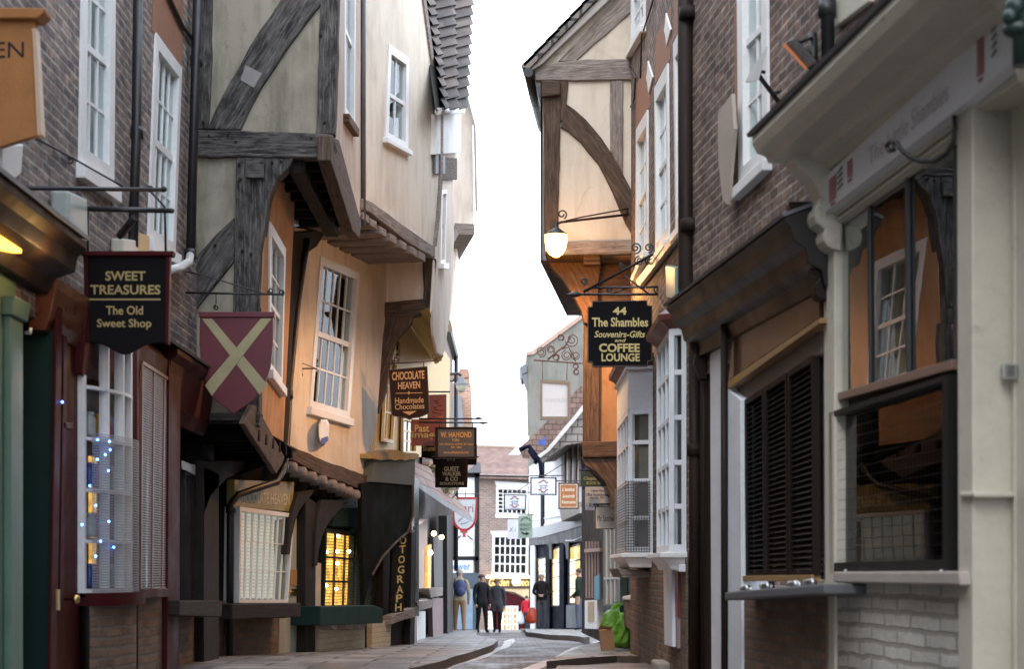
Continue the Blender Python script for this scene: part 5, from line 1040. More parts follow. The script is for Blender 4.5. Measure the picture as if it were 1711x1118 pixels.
# bag and box on the pavement
m = MB(); c = gp(1041, 1083, .12); random.seed(3); R_ = .30
from mathutils import noise as mnoise
def bag(u, v):
    a = u*2*math.pi; t = v*math.pi; z = -math.cos(t); r = math.sin(t)**.62
    if v > .72: r *= 1-.42*((v-.72)/.28)
    pl_ = 1+.04*math.sin(a*2+3*v)+.34*(.24-abs(mnoise.noise(V((math.cos(a)*2.1, math.sin(a)*2.1, v*4)))))*min(1, 3*v)+.13*(.2-abs(mnoise.noise(V((math.cos(a)*5, math.sin(a)*5, v*9+3)))))
    return c+V((R_*.92*r*pl_*math.cos(a), R_*.8*r*pl_*math.sin(a), .28+.29*z+(.04*math.sin(a*6) if v > .8 else 0)))
m.grid(bag, 120, 50)
for i in range(3):
    a = i*2.3; b = c+V((.03*math.cos(a), .03*math.sin(a), .54)); e = b+V((.10*math.cos(a), .10*math.sin(a), .05+.03*math.sin(i*2.1))); w = V((-math.sin(a), math.cos(a), 0))*.05
    m.face([b-w*.3, b+w*.3, e+w, e-w], smooth=True)
BAG = paint('bag_green_plastic', (.15, .37, .045), .2, .35, bmp=.9, sc=9)
o = solo(m, 'rubbish_bag', BAG, 'shiny green rubbish bag slumped against the brick corner', 'rubbish bag')
h = thing('cardboard_box', 'small brown cardboard box leaning beside the green rubbish bag', 'box', gp(1012, 1088, .12))
b0 = gp(1012, 1088, .12); m = MB(); az = V((-.10, 0, 1)).normalized(); m.box(b0+V((.02, .1, .13)), .17, .22, .26, az.cross(V((0, 1, 0)))*-1, V((0, 1, 0)), az); m.build('carton', paint('cardboard', (.36, .20, .10), .8, .2), h, .004)
m = MB(); m.face([b0+V((-.09, -.01, .27)), b0+V((.07, -.01, .255)), b0+V((.08, -.06, .30)), b0+V((-.08, -.07, .31))]); m.build('flap', MC['cardboard'], h)
# ------------------------------------------------------------------ RIGHT, further off: white house with dark lit shopfront
h = thing('white_house', 'white boarded house with brown studs above a dark shopfront with yellow lit windows', 'house', (1.4, 57, -.95))
WA, WBp = (rp(884, 955, 62), rp(1000, 955, 52)); dxw = (WBp.x-WA.x)/(WBp.y-WA.y)
WP = right(WA.x, WA.y, dxw)
m = MB(); m.poly(WP, [(884, 780), (905, 770), (938, 745), (938, 890), (884, 900)], 0, .3); m.poly(WP, [(938, 745), (1005, 720), (1005, 870), (938, 882)], -.15, .2); m.poly(WP, [(884, 895), (1005, 870), (1005, 1056), (884, 1056)], -.5, .2); m.build('wall', PL_W, h)
for i, x in enumerate((942, 951, 960, 969)):
    m = MB(); m.poly(WP, [(x-2, 748), (x+2, 745), (x+2, 812), (x-2, 814)], -.1, .1); m.each('stud', paint('stud_brown', (.12, .045, .025), .6, .2), h, .005)
m = MB(); m.poly(WP, [(903, 775), (908, 770), (908, 900), (903, 900)], .04, .06); m.poly(WP, [(972, 742), (980, 738), (980, 860), (972, 860)], .0, .2); m.each('post', NAVY, h)
m = MB()
for y in (862, 873): m.poly(WP, [(884, y+8), (940, y-2), (940, y), (884, y+10)], .03, .04)
for x in (898, 922): m.poly(WP, [(x, 800), (x+1.5, 800), (x+1.5, 880), (x, 880)], .01, .03)
m.each('batten', GREYW, h)
for a, b in ((860, 900), (900, 940)):
    pass
m = MB(); m.poly(WP, [(886, 884), (905, 880), (942, 870), (975, 862), (975, 878), (942, 888), (905, 898), (886, 900)], .08, .2); m.build('jetty_fascia', paint('paint_grey_board', (.36, .37, .38), .5, .2), h, .01)
m = MB(); m.poly(WP, [(884, 900), (975, 876), (1005, 870), (1005, 900), (975, 905), (884, 912)], .05, .2); m.build('jetty_underside', BLACK, h)
m = MB(); m.poly(WP, [(936, 858), (968, 848), (968, 858), (938, 872)], .45, .5); m.poly(WP, [(934, 850), (972, 838), (974, 846), (936, 860)], .14, .2); m.build('hood', GREYST, h, .01)
m = MB(); m.poly(WP, [(884, 900), (1005, 880), (1005, 1056), (884, 1056)], -.08, .06); m.build('shopfront', NAVY, h)
for q in ([(896, 934), (911, 930), (911, 978), (897, 980)], [(919, 918), (933, 913), (933, 1014), (920, 1014)], [(948, 914), (968, 908), (968, 1010), (948, 1010)]):
    window(h, WP, q, 1, (1, 3), cas=.05, off=-.03, rec=.02, sill=None, mat=BLACK, lit=glow('lit_far_shop', (1, .62, .22), 1.5, .6, 3), ins=-.05, deep=.075)
for x in (889, 914, 938, 973):
    m = MB(); m.poly(WP, [(x-3, 898), (x+4, 896), (x+4, 1054), (x-3, 1054)], .02, .06); m.build('pilaster', NAVY if x != 889 else GREYW, h, .01)
for x in (914, 942, 975):
    m = MB(); m.poly(WP, [(x-14, 893), (x+8, 888), (x+8, 935), (x+4, 935), (x+3, 915), (x-3, 902)], .04, .06); m.build('jetty_bracket', BLACK, h, .01)
m = MB(); m.poly(WP, [(946, 1012), (972, 1010), (972, 1050), (946, 1050)], .02, .06); m.build('dado', paint('paint_slate_blue', (.09, .10, .13), .5, .2), h)
m = MB(); a = WP.pt(940, 905, .7); m.tube([WP.pt(945, 904, .1), WP.pt(958, 904, .14), WP.pt(976, 897, .14)], .02); m.build('awning_rod', STEEL, h)
# its roofs
m = MB(); m.poly(front(54), [(866, 750), (884, 735), (975, 640), (985, 640), (985, 676), (892, 768), (874, 766)], 0, 1, back=V((.5, 4, .3))); m.build('tile_roof', ROOFB, h)
m = MB(); m.poly(front(53), [(893, 766), (935, 728), (985, 660), (985, 738), (945, 744), (905, 774)], 0, 1, back=V((.5, 4, .3))); m.build('stone_roof', ROOFG, h)
m = MB(); m.poly(front(52.8), [(897, 762), (912, 752), (975, 676), (985, 668), (985, 674), (920, 752), (900, 768)], 0, .3); m.build('roof_flashing', paint('mortar_pale', (.55, .52, .48), .9, .3, wear=(.4, .24, .14)), h, .01)
m = MB(); m.tube([rp(868, 752, 53), rp(884, 746, 53), rp(900, 768, 52.8), rp(893, 775, 52.8)], .07); m.tube([rp(884, 752, 52.6), rp(892, 765, 52.6), rp(899, 772, 52.6)], .06); m.tube([rp(902, 770, 52.5), rp(904, 790, 52.5), rp(903, 800, 52.5)], .06); m.build('gutter', NAVY, h)
m = MB(); m.poly(front(52.7), [(899, 738), (912, 730), (912, 744), (900, 744)], 0, .1); m.build('blue_sheet', paint('sheet_blue', (.04, .08, .30), .4, .3), h)
# ------------------------------------------------------------------ grey rendered gable
h = thing('grey_gable_house', 'tall grey rendered gable end with brick coping behind the ornate white sign', 'house', (1.2, 68, -1.3))
GG = front(68)
m = MB(); m.poly(GG, [(881, 592), (900, 580), (980, 522), (980, 780), (884, 780)], 0, 5); m.build('wall', PL_G, h)
m = MB(); m.poly(GG, [(879, 588), (889, 586), (980, 518), (980, 527), (892, 592), (880, 594)], .08, 5); m.build('coping', paint('coping_brick', (.40, .27, .21), .8, .3), h, .01)
m = MB(); m.poly(GG, [(868, 614), (880, 606), (881, 622), (872, 626)], .1, 4); m.poly(GG, [(871, 624), (881, 624), (882, 656), (878, 650)], .05, .2); m.build('gutter', LEAD, h, .02)
m = MB(); m.poly(GG, [(850, 760), (862, 748), (884, 728), (884, 740), (868, 760)], .2, .3); m.build('bargeboard', WHITE, h)
# ------------------------------------------------------------------ end of the street
h = thing('corner_brick_house', 'brick house closing the street, brown tiled roof and white multi pane windows', 'house', (-.3, 100, -2.3))
EB = front(100)
W8, W9 = [(829, 814), (883, 816), (882, 862), (829, 860)], [(823, 894), (883, 894), (882, 962), (822, 960)]
m = MB(); m.wall(EB, [EB.pt(x, y) for x, y in ((780, 795), (780, 1060), (1000, 1060), (1000, 795))], [hole(EB, W8), hole(EB, W9)]); m.build('wall', BRK_F, h)
window(h, EB, W8, 6, (3, 3), cas=.13, sill=.18, bar=.05, sillm=WHITE); window(h, EB, W9, 6, (2, 2), cas=.13, sill=.12, bar=.06)
m = MB(); m.poly(EB, [(826, 804), (885, 808), (880, 819), (831, 816)], .06, .1); m.poly(EB, [(819, 888), (886, 888), (882, 898), (824, 898)], .06, .1); m.each('flat_arch', WHITE, h, .01)
m = MB(); r0, r1 = EB.pt(776, 793, .5), EB.pt(1000, 798, .5); q0, q1 = EB.pt(776, 745, -3.2), EB.pt(1000, 752, -3.2); q0 = rp(776, 746, 104); q1 = rp(1000, 753, 104); m.prism([r0, r1, q1, q0], [p-EZ*.2 for p in (r0, r1, q1, q0)]); m.build('roof', ROOFB, h)
m = MB(); m.tube([rp(776, 745, 104), rp(900, 748.5, 104), rp(1000, 752, 104)], .1, 6); m.build('ridge', paint('ridge_tan', (.42, .32, .25), .8), h)
m = MB(); m.poly(EB, [(796, 793), (1000, 797), (1000, 801), (796, 796)], .5, .2); m.build('gutter', GREYW, h); m = MB(); m.poly(EB, [(796, 796), (1000, 801), (1000, 806), (796, 799)], .2, .2); m.build('eaves_board', BLACK, h)
m = MB(); m.poly(EB, [(812, 964), (890, 962), (890, 984), (812, 984)], .25, .3)
LM = paint('sign_dark_brown', (.05, .028, .014), .5, .2); f = m.build('shop_fascia', LM, h)
m = MB(); write(m, EB, 'Golden  Fleece', 817, 967, 887, 980, .27, .02, 0, shear=.25); m.build('lettering', glow('lit_gold_letters', (1, .60, .2), .8), f)
m = MB()
for i in range(14): m.ball(EB.pt(815+i*5.3, 964.5, .36), .09, 6)
m.build('bulb', glow('bulb_far', (1, .70, .3), 6), f)
m = MB(); m.poly(EB, [(812, 983), (890, 983), (890, 1004), (878, 1000), (860, 990), (845, 988), (812, 992)], .2, .4); m.build('lit_arch', paint('paint_warm_stone', (.60, .46, .26), .7, .2), h)
m = MB(); m.poly(EB, [(812, 990), (845, 990), (862, 994), (880, 1003), (890, 1004), (890, 1060), (812, 1060)], .05, .2); m.build('red_shopfront', RED, h)
window(h, EB, [(838, 1013), (866, 1013), (866, 1056), (838, 1056)], 4, (2, 2), cas=.12, off=.2, rec=.03, sill=None, bar=.09, lit=glow('lit_far_room', (1, .5, .15), .9, .9, 2), ins=.12, deep=-.06, name='glazed_door')
window(h, EB, [(812, 1022), (828, 1022), (828, 1052), (812, 1052)], 3, (2, 2), cas=.1, off=.2, rec=.03, sill=None, bar=.09, lit=MC['lit_far_room'], ins=.12, deep=-.06, name='glazed_door')
m = MB(); m.poly(EB, [(868, 1006), (873, 1006), (873, 1056), (868, 1056)], .3, .2); m.build('red_post', RED, h)
m = MB(); m.ball(EB.pt(863, 973, .5), .26, 10, (1, 1, .9)); m.build('globe_lamp', glow('globe', (1, .85, .65), 1.0), h)
m = MB(); m.ball(EB.pt(838, 1042, .6), .13, 8); m.build('shop_bulb', MC['bulb_far'], h)
# bare twigs behind the ridge
m = MB(); random.seed(5)
def twig(p, d, L, r, n):
    q = p+d*L; m.tube([p, q], [r, r*.6], 4, caps=False)
    if n: 
        for _ in range(3): twig(p+d*L*random.uniform(.5, 1), (d+V((random.uniform(-.7, .7), 0, random.uniform(-.2, .5)))).normalized(), L*.62, r*.55, n-1)
twig(rp(843, 775, 120), EZ, .9, .03, 4); twig(rp(858, 775, 120), V((.15, 0, 1)), .7, .025, 4)
solo(m, 'bare_tree', paint('bark', (.20, .17, .15), .9), 'bare twiggy treetop showing just above the brown tiled roof', 'tree')
# white and black timber house at far left
h = thing('black_white_house', 'white panelled house with black posts and a pale blue lettered board beyond the pent roof', 'house', (-1.7, 62, -1.1))
BW = front(62)
m = MB(); m.poly(BW, [(740, 790), (800, 790), (800, 1060), (740, 1060)], 0, .3); m.build('wall', PL_W, h)
for px in ([(793, 785), (801, 785), (801, 985), (793, 985)], [(753, 860), (762, 860), (762, 935), (753, 935)], [(740, 930), (800, 930), (800, 938), (740, 938)], [(778, 788), (802, 784), (802, 798), (778, 798)]):
    m = MB(); m.poly(BW, px, .06, .1); m.build('post', BLACK, h, .01)
m = MB(); m.poly(BW, [(740, 958), (801, 958), (801, 1060), (740, 1060)], .1, .1); m.build('shopfront', paint('paint_steel_blue', (.07, .10, .125), .5, .3), h)
m = MB(); m.poly(BW, [(746, 937), (791, 937), (791, 958), (746, 958)], .12, .1); b_ = m.build('shop_board', paint('sign_white', (.78, .80, .82), .4, .05), h, .01)
m = MB(); write(m, BW, 'ower', 757, 944, 786, 953, .13, .01); m.build('lettering', paint('lettering_sky_blue', (.13, .30, .55), .4), b_)
m = MB(); m.poly(BW, [(798, 772), (778, 790), (804, 790), (803, 774)], .4, .6); m.build('lead_roof', LEAD, h)
m = MB(); m.poly(BW, [(762, 890), (790, 890), (790, 933), (764, 933)], .03, .05); m.poly(BW, [(769, 886), (781, 886), (781, 891), (778, 891), (778, 898), (773, 898), (773, 891), (769, 891)], .05, .03, mi=1)
m.build('banner', [MC['sign_white'], paint('emblem_red', (.35, .05, .06), .5)], h)
m = MB(); m.tube([BW.pt(762, 902, .06), BW.pt(770, 895, .06)], .02, 5); m.tube([BW.pt(789, 902, .06), BW.pt(781, 895, .06)], .02, 5); m.build('emblem_swords', IRON, h)
m = MB(); m.poly(BW, [(760, 985), (790, 985), (790, 1052), (760, 1052)], .11, .05); m.build('window_display', glow('cool_display', (.35, .5, .7), .25, .9, 2), h)
# parked things at the far kerb: a low dark planter row
# ------------------------------------------------------------------ hanging signs
SBLK = paint('sign_board_black', (.006, .006, .007), .6, .2, spec=.08); SBRN = paint('sign_board_brown', (.022, .011, .008), .6, .2, spec=.1)
def sign(name, label, Y, outline, mat, texts=(), lines=(), border=None, arms=(), dep=.04, group=None, yaw=0, armr=.012, armmat=None, lm=GOLD, bm=None, chains=(), jit=0, sub='hanging sign'):
    pl = Pl((0, Y, 0), (math.sin(yaw), -math.cos(yaw), 0)); cx = sum(p[0] for p in outline)/len(outline)
    if yaw: pl = Pl(rp(cx, 900, Y), (math.sin(yaw), -math.cos(yaw), 0))
    base = pl.pt(cx, max(p[1] for p in outline)); h = thing(name, label, 'sign', base, group)
    m = MB(); m.poly(pl, outline, .0, dep); b = m.build('board', mat, h, .005)
    if border:
        w, bmat, off = border; n = len(outline); cy = sum(p[1] for p in outline)/n; m = MB()
        pts = [pl.pt(x, y) for x, y in outline]; c = sum(pts, V((0, 0, 0)))/n
        inn = [p+(c-p)*min(.45, w/max(.05, (c-p).length)) for p in pts]
        for i in range(n):
            j = (i+1) % n; f = [pts[i]+pl.h*off, pts[j]+pl.h*off, inn[j]+pl.h*off, inn[i]+pl.h*off]; m.prism(f, [p-pl.h*(off-.001) for p in f])
        m.build('frame', bmat, h)
    groups = {}
    for t in texts:
        s, x0, y0, x1, y1 = t[:5]; kw = t[5] if len(t) > 5 else {}; mt = kw.get('mat', lm)
        groups.setdefault(mt.name, (mt, []))[1].append((s, x0, y0, x1, y1, kw))
    for mt, lst in groups.values():
        m = MB()
        for s, x0, y0, x1, y1, kw in lst: write(m, pl, s, x0, y0, x1, y1, .003, kw.get('b', .02), kw.get('sl', 0), shear=kw.get('sh', 0))
        for l in lines:
            if l[4] is mt: m.poly(pl, [(l[0], l[1]), (l[2], l[1]), (l[2], l[3]), (l[0], l[3])], .003, .002)
        m.build('lettering', mt, b)
    if arms:
        m = MB()
        for a in arms:
            r = armr
            if isinstance(a, tuple): r, a = a
            m.tube([p if isinstance(p, V) else pl.pt(*p, -dep/2) for p in a], r, 7)
        m.build('bracket', armmat or IRON, h)
    return h, pl
# nearest, cut by the left edge
OR = paint('sign_orange_wood', (.40, .16, .035), .5, .25, bmp=.3, sc=5)
h, pl = sign('hanging_sign', 'orange wooden sign with moulded top cut off by the left edge, ending in EN', 10.6, [(-120, 28), (56, 28), (60, 46), (66, 225), (40, 232), (0, 245), (-40, 238), (-120, 230)], OR, [('OPEN', -66, 69, 40, 96, {'mat': BLACK, 'b': .0})], dep=.06)
m = MB(); m.poly(pl, [(-130, 10), (76, 12), (74, 20), (62, 30), (-130, 30)], .05, .16); m.build('top_moulding', OR, h, .01)
m = MB(); m.poly(pl, [(53, 46), (60, 46), (70, 225), (62, 226)], .02, .09); m.build('edge_strip', paint('sign_edge', (.6, .42, .28), .4), h, .004)
# sweet shop
h, pl = sign('hanging_sign', 'black shop sign with gold words and dark red frame hung beside the sooty brick wall', 13.0, [(144, 424), (279, 424), (278, 572), (270, 572), (252, 573), (240, 577), (228, 584), (216, 590), (206, 592), (196, 589), (185, 583), (175, 577), (160, 573), (147, 572)], SBLK,
    [('SWEET', 176, 453, 243, 469, {'b': .022}), ('TREASURES', 151, 476, 268, 492, {'b': .022}), ('The Old', 177, 511, 239, 526, {'b': .018}), ('Sweet Shop', 162, 533, 253, 551, {'b': .018})], [(149, 499, 268, 501.5, DGOLD), (149, 499, 268, 501.5, GOLD)], lm=DGOLD,
    arms=[(.022, [rp(108, 252, 12.95), rp(109, 395, 12.95)]), (.016, [rp(28, 314, 11.7), rp(272, 317, 12.9)]), (.02, [rp(112, 348, 12.95), rp(286, 352, 12.95)]), (.03, [rp(200, 394, 13.2), rp(226, 362, 12.95)]), (.007, [rp(60, 231, 11.9), rp(120, 263, 12.95), rp(206, 312, 12.95)]), (.009, [rp(250, 318, 12.95), rp(275, 345, 12.95), rp(277, 420, 13)]), (.008, [rp(147, 352, 12.95), rp(147, 420, 13)])])
m = MB(); m.poly(pl, [(133, 419), (290, 419), (288, 427), (135, 427)], .03, .10); m.poly(pl, [(139, 427), (146, 427), (148, 572), (142, 572)], .015, .07); m.poly(pl, [(277, 427), (284, 427), (281, 576), (275, 574)], .015, .07); m.build('red_frame', RED, h, .006)
m = MB(); m.ball(rp(274, 316, 12.9), .022, 8); m.ball(rp(287, 352, 12.95), .02, 8)
m.tube(spiral(rp(250, 316, 12.9), EX, EZ, .025, .008, 1.5), .006, 6); m.tube(spiral(rp(118, 268, 12.95), EX, EZ, .03, .01, 1.5), .006, 6); m.each('finial', IRON, h)
# shield
SHRED = paint('sign_crimson', (.14, .014, .026), .4, .2); SHGOLD = paint('sign_straw_gold', (.42, .36, .19), .5, .2)
Y = 17.6; h, pl = sign('hanging_sign', 'crimson shield sign with a straw gold diagonal cross under an iron bar', Y, [(334, 530), (456, 530), (456, 575), (452, 612), (442, 642), (424, 668), (391, 692), (362, 671), (345, 645), (336, 612), (333, 575)], SHRED,
    arms=[(.011, [rp(300, 489, Y), rp(470, 492, Y)]), (.007, [rp(302, 452, Y), rp(340, 460, Y), rp(400, 478, Y), rp(440, 491, Y)]), (.006, [rp(361, 490, Y), rp(361, 508, Y)]), (.006, [rp(433, 492, Y), rp(433, 512, Y)])])
m = MB(); m.poly(pl, [(331, 521), (459, 521), (458, 530), (332, 530)], .02, .08); m.build('top_rail', SHRED, h, .006)
m = MB(); m.poly(pl, [(337, 532), (354, 532), (447, 643), (434, 660)], .003, .008); m.poly(pl, [(436, 532), (454, 532), (354, 662), (342, 644)], .008, .008); m.build('cross', SHGOLD, h, .002)
m = MB(); [m.tube(spiral(rp(x, y, Y), EX, EZ, r0, .01, 1.4, a), .007, 6) for x, y, r0, a in ((470, 489, .03, -1.5), (452, 486, .03, 3), (361, 514, .025, 1.6), (433, 517, .02, 1.6))]; m.each('scroll', IRON, h)
# chocolate
Y = 24; h, pl = sign('hanging_sign', 'dark brown chocolate shop sign with rounded lower edge and tan lettering', Y, [(649, 618), (714, 612), (718, 690), (708, 695), (700, 698), (690, 699), (684, 702), (678, 699), (668, 698), (660, 696), (654, 694)], SBRN,
    [('CHOCOLATE', 655, 622, 709, 636, {'sl': -3, 'b': .025}), ('HEAVEN', 665, 639, 702, 651, {'sl': -2, 'b': .025}), ('Handmade', 660, 665, 708, 675, {'sl': -2, 'b': .01}), ('Chocolates', 660, 675.5, 709, 685, {'sl': -2, 'b': .01})], [(662, 657, 706, 657.8, None)], lm=paint('lettering_tan', (.42, .26, .12), .5), border=(.012, paint('frame_brown', (.06, .03, .018)), .004),
    arms=[(.011, [rp(640, 609, Y), rp(738, 602, Y)]), (.008, [rp(655, 608, Y), rp(656, 618, Y)]), (.008, [rp(708, 604, Y), rp(708, 613, Y)])], armmat=BROWNIRON)
m = MB(); m.poly(pl, [(672, 688), (696, 687), (684, 694)], .003, .002); m.poly(pl, [(661, 657), (706, 656), (706, 657), (661, 658)], .003, .002); m.poly(pl, [(683, 653.5), (685, 656.5), (683, 660), (681, 656.5)], .004, .002); m.build('ornament', MC['lettering_tan'], h)
m = MB(); [m.tube(spiral(rp(x, y, Y), EX, EZ, .04, .012, 1.6, a), .007, 6) for x, y, a in ((662, 601, 4.7), (726, 596, 4.7), (650, 600, 4.7))]; m.each('scroll', BROWNIRON, h)
# iron scroll bracket without a board on the ochre wall
Y = 22.2; m = MB(); m.tube([rp(487, 616, Y), rp(530, 616, Y)], .009, 6); m.tube([rp(487, 600, Y), rp(528, 616, Y)], .005, 6); m.tube(spiral(rp(502, 626, Y), EX, EZ, .04, .012, 1.5, 1.5), .006, 6); m.tube(spiral(rp(492, 634, Y), EX, EZ, .035, .01, 1.5, 1.5), .006, 6)
solo(m, 'sign_bracket', BROWNIRON, 'small empty scrolled bracket across the pane of the ochre wall window', 'bracket')
# past images
Y = 26.5; PR = paint('sign_rust_red', (.22, .035, .02), .45, .25); h, pl = sign('hanging_sign', 'rusty red sign with yellow lettering and a carved relief, behind the chocolate sign', Y, [(687, 701), (714, 701), (714, 660), (746, 659), (746, 745), (687, 745)], PR,
    [('Past', 693, 710, 717, 722, {'b': .02}), ('images', 688, 721, 743, 736, {'b': .02})], lm=paint('lettering_yellow', (.66, .45, .13), .5), arms=[(.012, [rp(690, 655, Y), rp(752, 655, Y)])])
m = MB()
for i in range(7): m.tube([pl.pt(718+random.uniform(0, 24), 664+i*6, .004), pl.pt(724+random.uniform(0, 16), 670+i*5, .004), pl.pt(720+random.uniform(0, 22), 666+i*6.4, .004)], .012, 5)
m.poly(pl, [(716, 700), (740, 695), (742, 700), (718, 706)], .01, .01); m.build('relief', paint('relief_orange', (.40, .085, .03), .5), h)
Y = 27.5; sign('hanging_sign', 'small black sign tucked under the rusty red sign', Y, [(704, 744), (727, 744), (727, 768), (704, 764)], SBLK, [('Shambles', 706, 745, 740, 754, {'b': .01})], arms=[(.01, [rp(700, 742, Y), rp(728, 742, Y)])], lm=DGOLD)
# jet shop
Y = 26; h, pl = sign('hanging_sign', 'brown board with amber lettering and moulded frame, above the black solicitors sign', Y, [(727, 714), (797, 714), (797, 767), (727, 767)], paint('sign_olive_brown', (.055, .032, .012), .4, .2),
    [('W. HAMOND', 736, 722, 788, 731.5, {'b': .03}), ('YORK', 755, 733.5, 768, 738, {'b': .02}), ('THE ORIGINAL WHITBY JET SHOP', 733, 741, 791, 745), ('EST. 1860', 754, 746, 771, 749.5), ('www.whamond.com', 741, 753.5, 783, 758.5)], lm=AMBER, border=(.05, SBRN, .012),
    arms=[(.012, [rp(700, 700, Y), rp(798, 700, Y)]), (.012, [rp(700, 706, Y), rp(806, 707, Y)]), (.008, [rp(735, 706, Y), rp(735, 714, Y)]), (.008, [rp(790, 706, Y), rp(790, 714, Y)])], dep=.06)
m = MB(); [m.lathe(rp(x, y, Y), [(.001, -.06), (.02, -.03), (.022, 0), (.001, .09)], 8, EX) for x, y in ((800, 699.5), (808, 707))]; m.each('finial', IRON, h)
Y = 27; h, pl = sign('hanging_sign', 'black solicitors sign with cream capitals hung under the amber lettered board', Y, [(727, 771), (782, 769), (781, 815), (727, 815)], SBRN,
    [('GUEST', 742, 780, 767, 787.5, {'b': .02}), ('WALKER', 739, 788.5, 770, 795.5, {'b': .02}), ('& CO', 744, 797, 765, 804, {'b': .02}), ('SOLICITORS', 735, 806, 775, 810.5)], lm=paint('lettering_cream_gold', (.66, .52, .28), .5), arms=[(.012, [rp(722, 764, Y), rp(800, 764, Y)])])
m = MB(); m.poly(pl, [(722, 765), (797, 765), (796, 777), (724, 777)], -.05, .04); m.build('number_board', SBLK, h)
m = MB(); write(m, pl, '12A', 748, 767, 762, 773.5, -.045, .0); m.build('number', MC['lettering_cream_gold'], h)
# red bordered shield
Y = 46; SW = MC['sign_white']; h, pl = sign('hanging_sign', 'white shield sign with thick red border, at the end of the pent roof', Y, [(757, 831), (797, 831), (797, 866), (795, 874), (790, 882), (783, 887), (776, 888), (769, 887), (762, 882), (757, 874), (756, 866)], SW,
    [('ari', 774, 843, 791, 856, {'mat': paint('lettering_wine', (.35, .03, .05), .5), 'b': .0})], border=(.06, paint('sign_border_red', (.50, .03, .035), .4), .012), arms=[(.014, [rp(750, 826, Y), rp(800, 826, Y)]), (.01, [rp(778, 820, Y), rp(778, 831, Y)])])
m = MB(); m.tube([pl.pt(x, y, .005) for x, y in ((766, 872), (774, 864), (784, 862), (788, 868), (780, 874), (770, 876))], .012, 5); m.build('flourish', MC['alarm_grey_green'], h)
# coffee lounge
Y = 18.5; h, pl = sign('hanging_sign', 'black board with notched corners and gold words COFFEE LOUNGE below the lit lamp', Y, [(990, 503), (1081, 502), (1082, 510), (1090, 511), (1090, 603), (1083, 604), (1082, 612), (990, 613), (989, 606), (982, 605), (982, 513), (989, 512)], SBLK,
    [('44', 1024, 513, 1047, 526, {'b': .03}), ('The Shambles', 989, 530.5, 1083, 546, {'b': .025}), ('Souvenirs-Gifts', 993, 553, 1078, 564, {'b': .02, 'sh': .25}), ('and', 1027, 566, 1046, 571.5, {'b': .02, 'sh': .25}), ('COFFEE', 1001, 574, 1069, 588.5, {'b': .03}), ('LOUNGE', 1005, 590.5, 1069, 604, {'b': .03})],
    arms=[(.013, [rp(955, 492, Y), rp(1146, 492, Y)]), (.011, [rp(990, 481, Y), rp(1150, 479, Y)]), (.015, [rp(975, 488, Y), rp(1060, 442, Y), rp(1146, 393, Y-.8)]), (.008, [rp(1146, 393, Y-.8), rp(1190, 360, Y-3.2)]), (.009, [rp(1042, 460, Y), rp(1085, 492, Y)]), (.009, [rp(1020, 492, Y), rp(1050, 480, Y)]), (.02, [rp(1118, 470, Y), rp(1146, 500, Y)])], border=(.012, paint('frame_brown', ()), .006), dep=.06)
m = MB(); m.lathe(rp(962, 492, Y), [(.001, -.10), (.03, -.03), (.032, 0), (.015, .05), (.01, .07)], 10, EX)
[m.tube(spiral(rp(x, y, Y), EX, EZ, r, .01, 1.6, a), .008, 6) for x, y, r, a in ((1062, 414, .06, 4.6), (1084, 414, .05, 4.6), (1068, 436, .05, 1.6), (1084, 436, .04, 1.6), (1040, 446, .04, 1.6), (976, 470, .04, 4.6), (1018, 484, .03, 0), (1100, 485, .05, 1), (1115, 482, .05, 3), (1126, 494, .05, 5), (1108, 498, .04, 2))]; m.each('scroll', IRON, h)
# ornate white sign
Y = 30; h, pl = sign('hanging_sign', 'blank looking white sign in a tan frame on an ornate rusty scroll bracket', Y, [(902, 634), (953, 637), (953, 702), (902, 702)], paint('sign_rose_white', (.82, .77, .75), .35, .04), [('silverado', 911, 664, 947, 672, {'mat': paint('lettering_faint', (.66, .62, .61), .5), 'b': -.005})], border=(.07, paint('frame_tan', (.30, .22, .15), .6, .2), .02),
    arms=[(.014, [rp(892, 602, Y), rp(985, 608, Y)]), (.008, [rp(906, 604, Y), rp(907, 634, Y)]), (.008, [rp(948, 606, Y), rp(947, 636, Y)]), (.016, [rp(915, 601, Y), rp(928, 590, Y), rp(944, 578, Y), rp(952, 566, Y), rp(957, 557, Y)]), (.013, [rp(935, 584, Y), rp(950, 580, Y), rp(957, 592, Y), rp(962, 604, Y)])], armmat=paint('iron_rust', (.17, .075, .055), .6, .3), dep=.08)
m = MB(); [m.tube(spiral(rp(x, y, Y), EX, EZ, r, .03, 1.7, a), .010, 6) for x, y, r, a in ((904, 588, .09, 4.4), (920, 584, .07, 5.5), (937, 564, .06, 5.2), (956, 568, .12, 3.3), (947, 594, .09, 1.7), (962, 594, .08, 2), (929, 597, .06, 5), (963, 622, .05, 1.6), (962, 612, .05, 4.6))]; m.each('scroll', MC['iron_rust'], h)
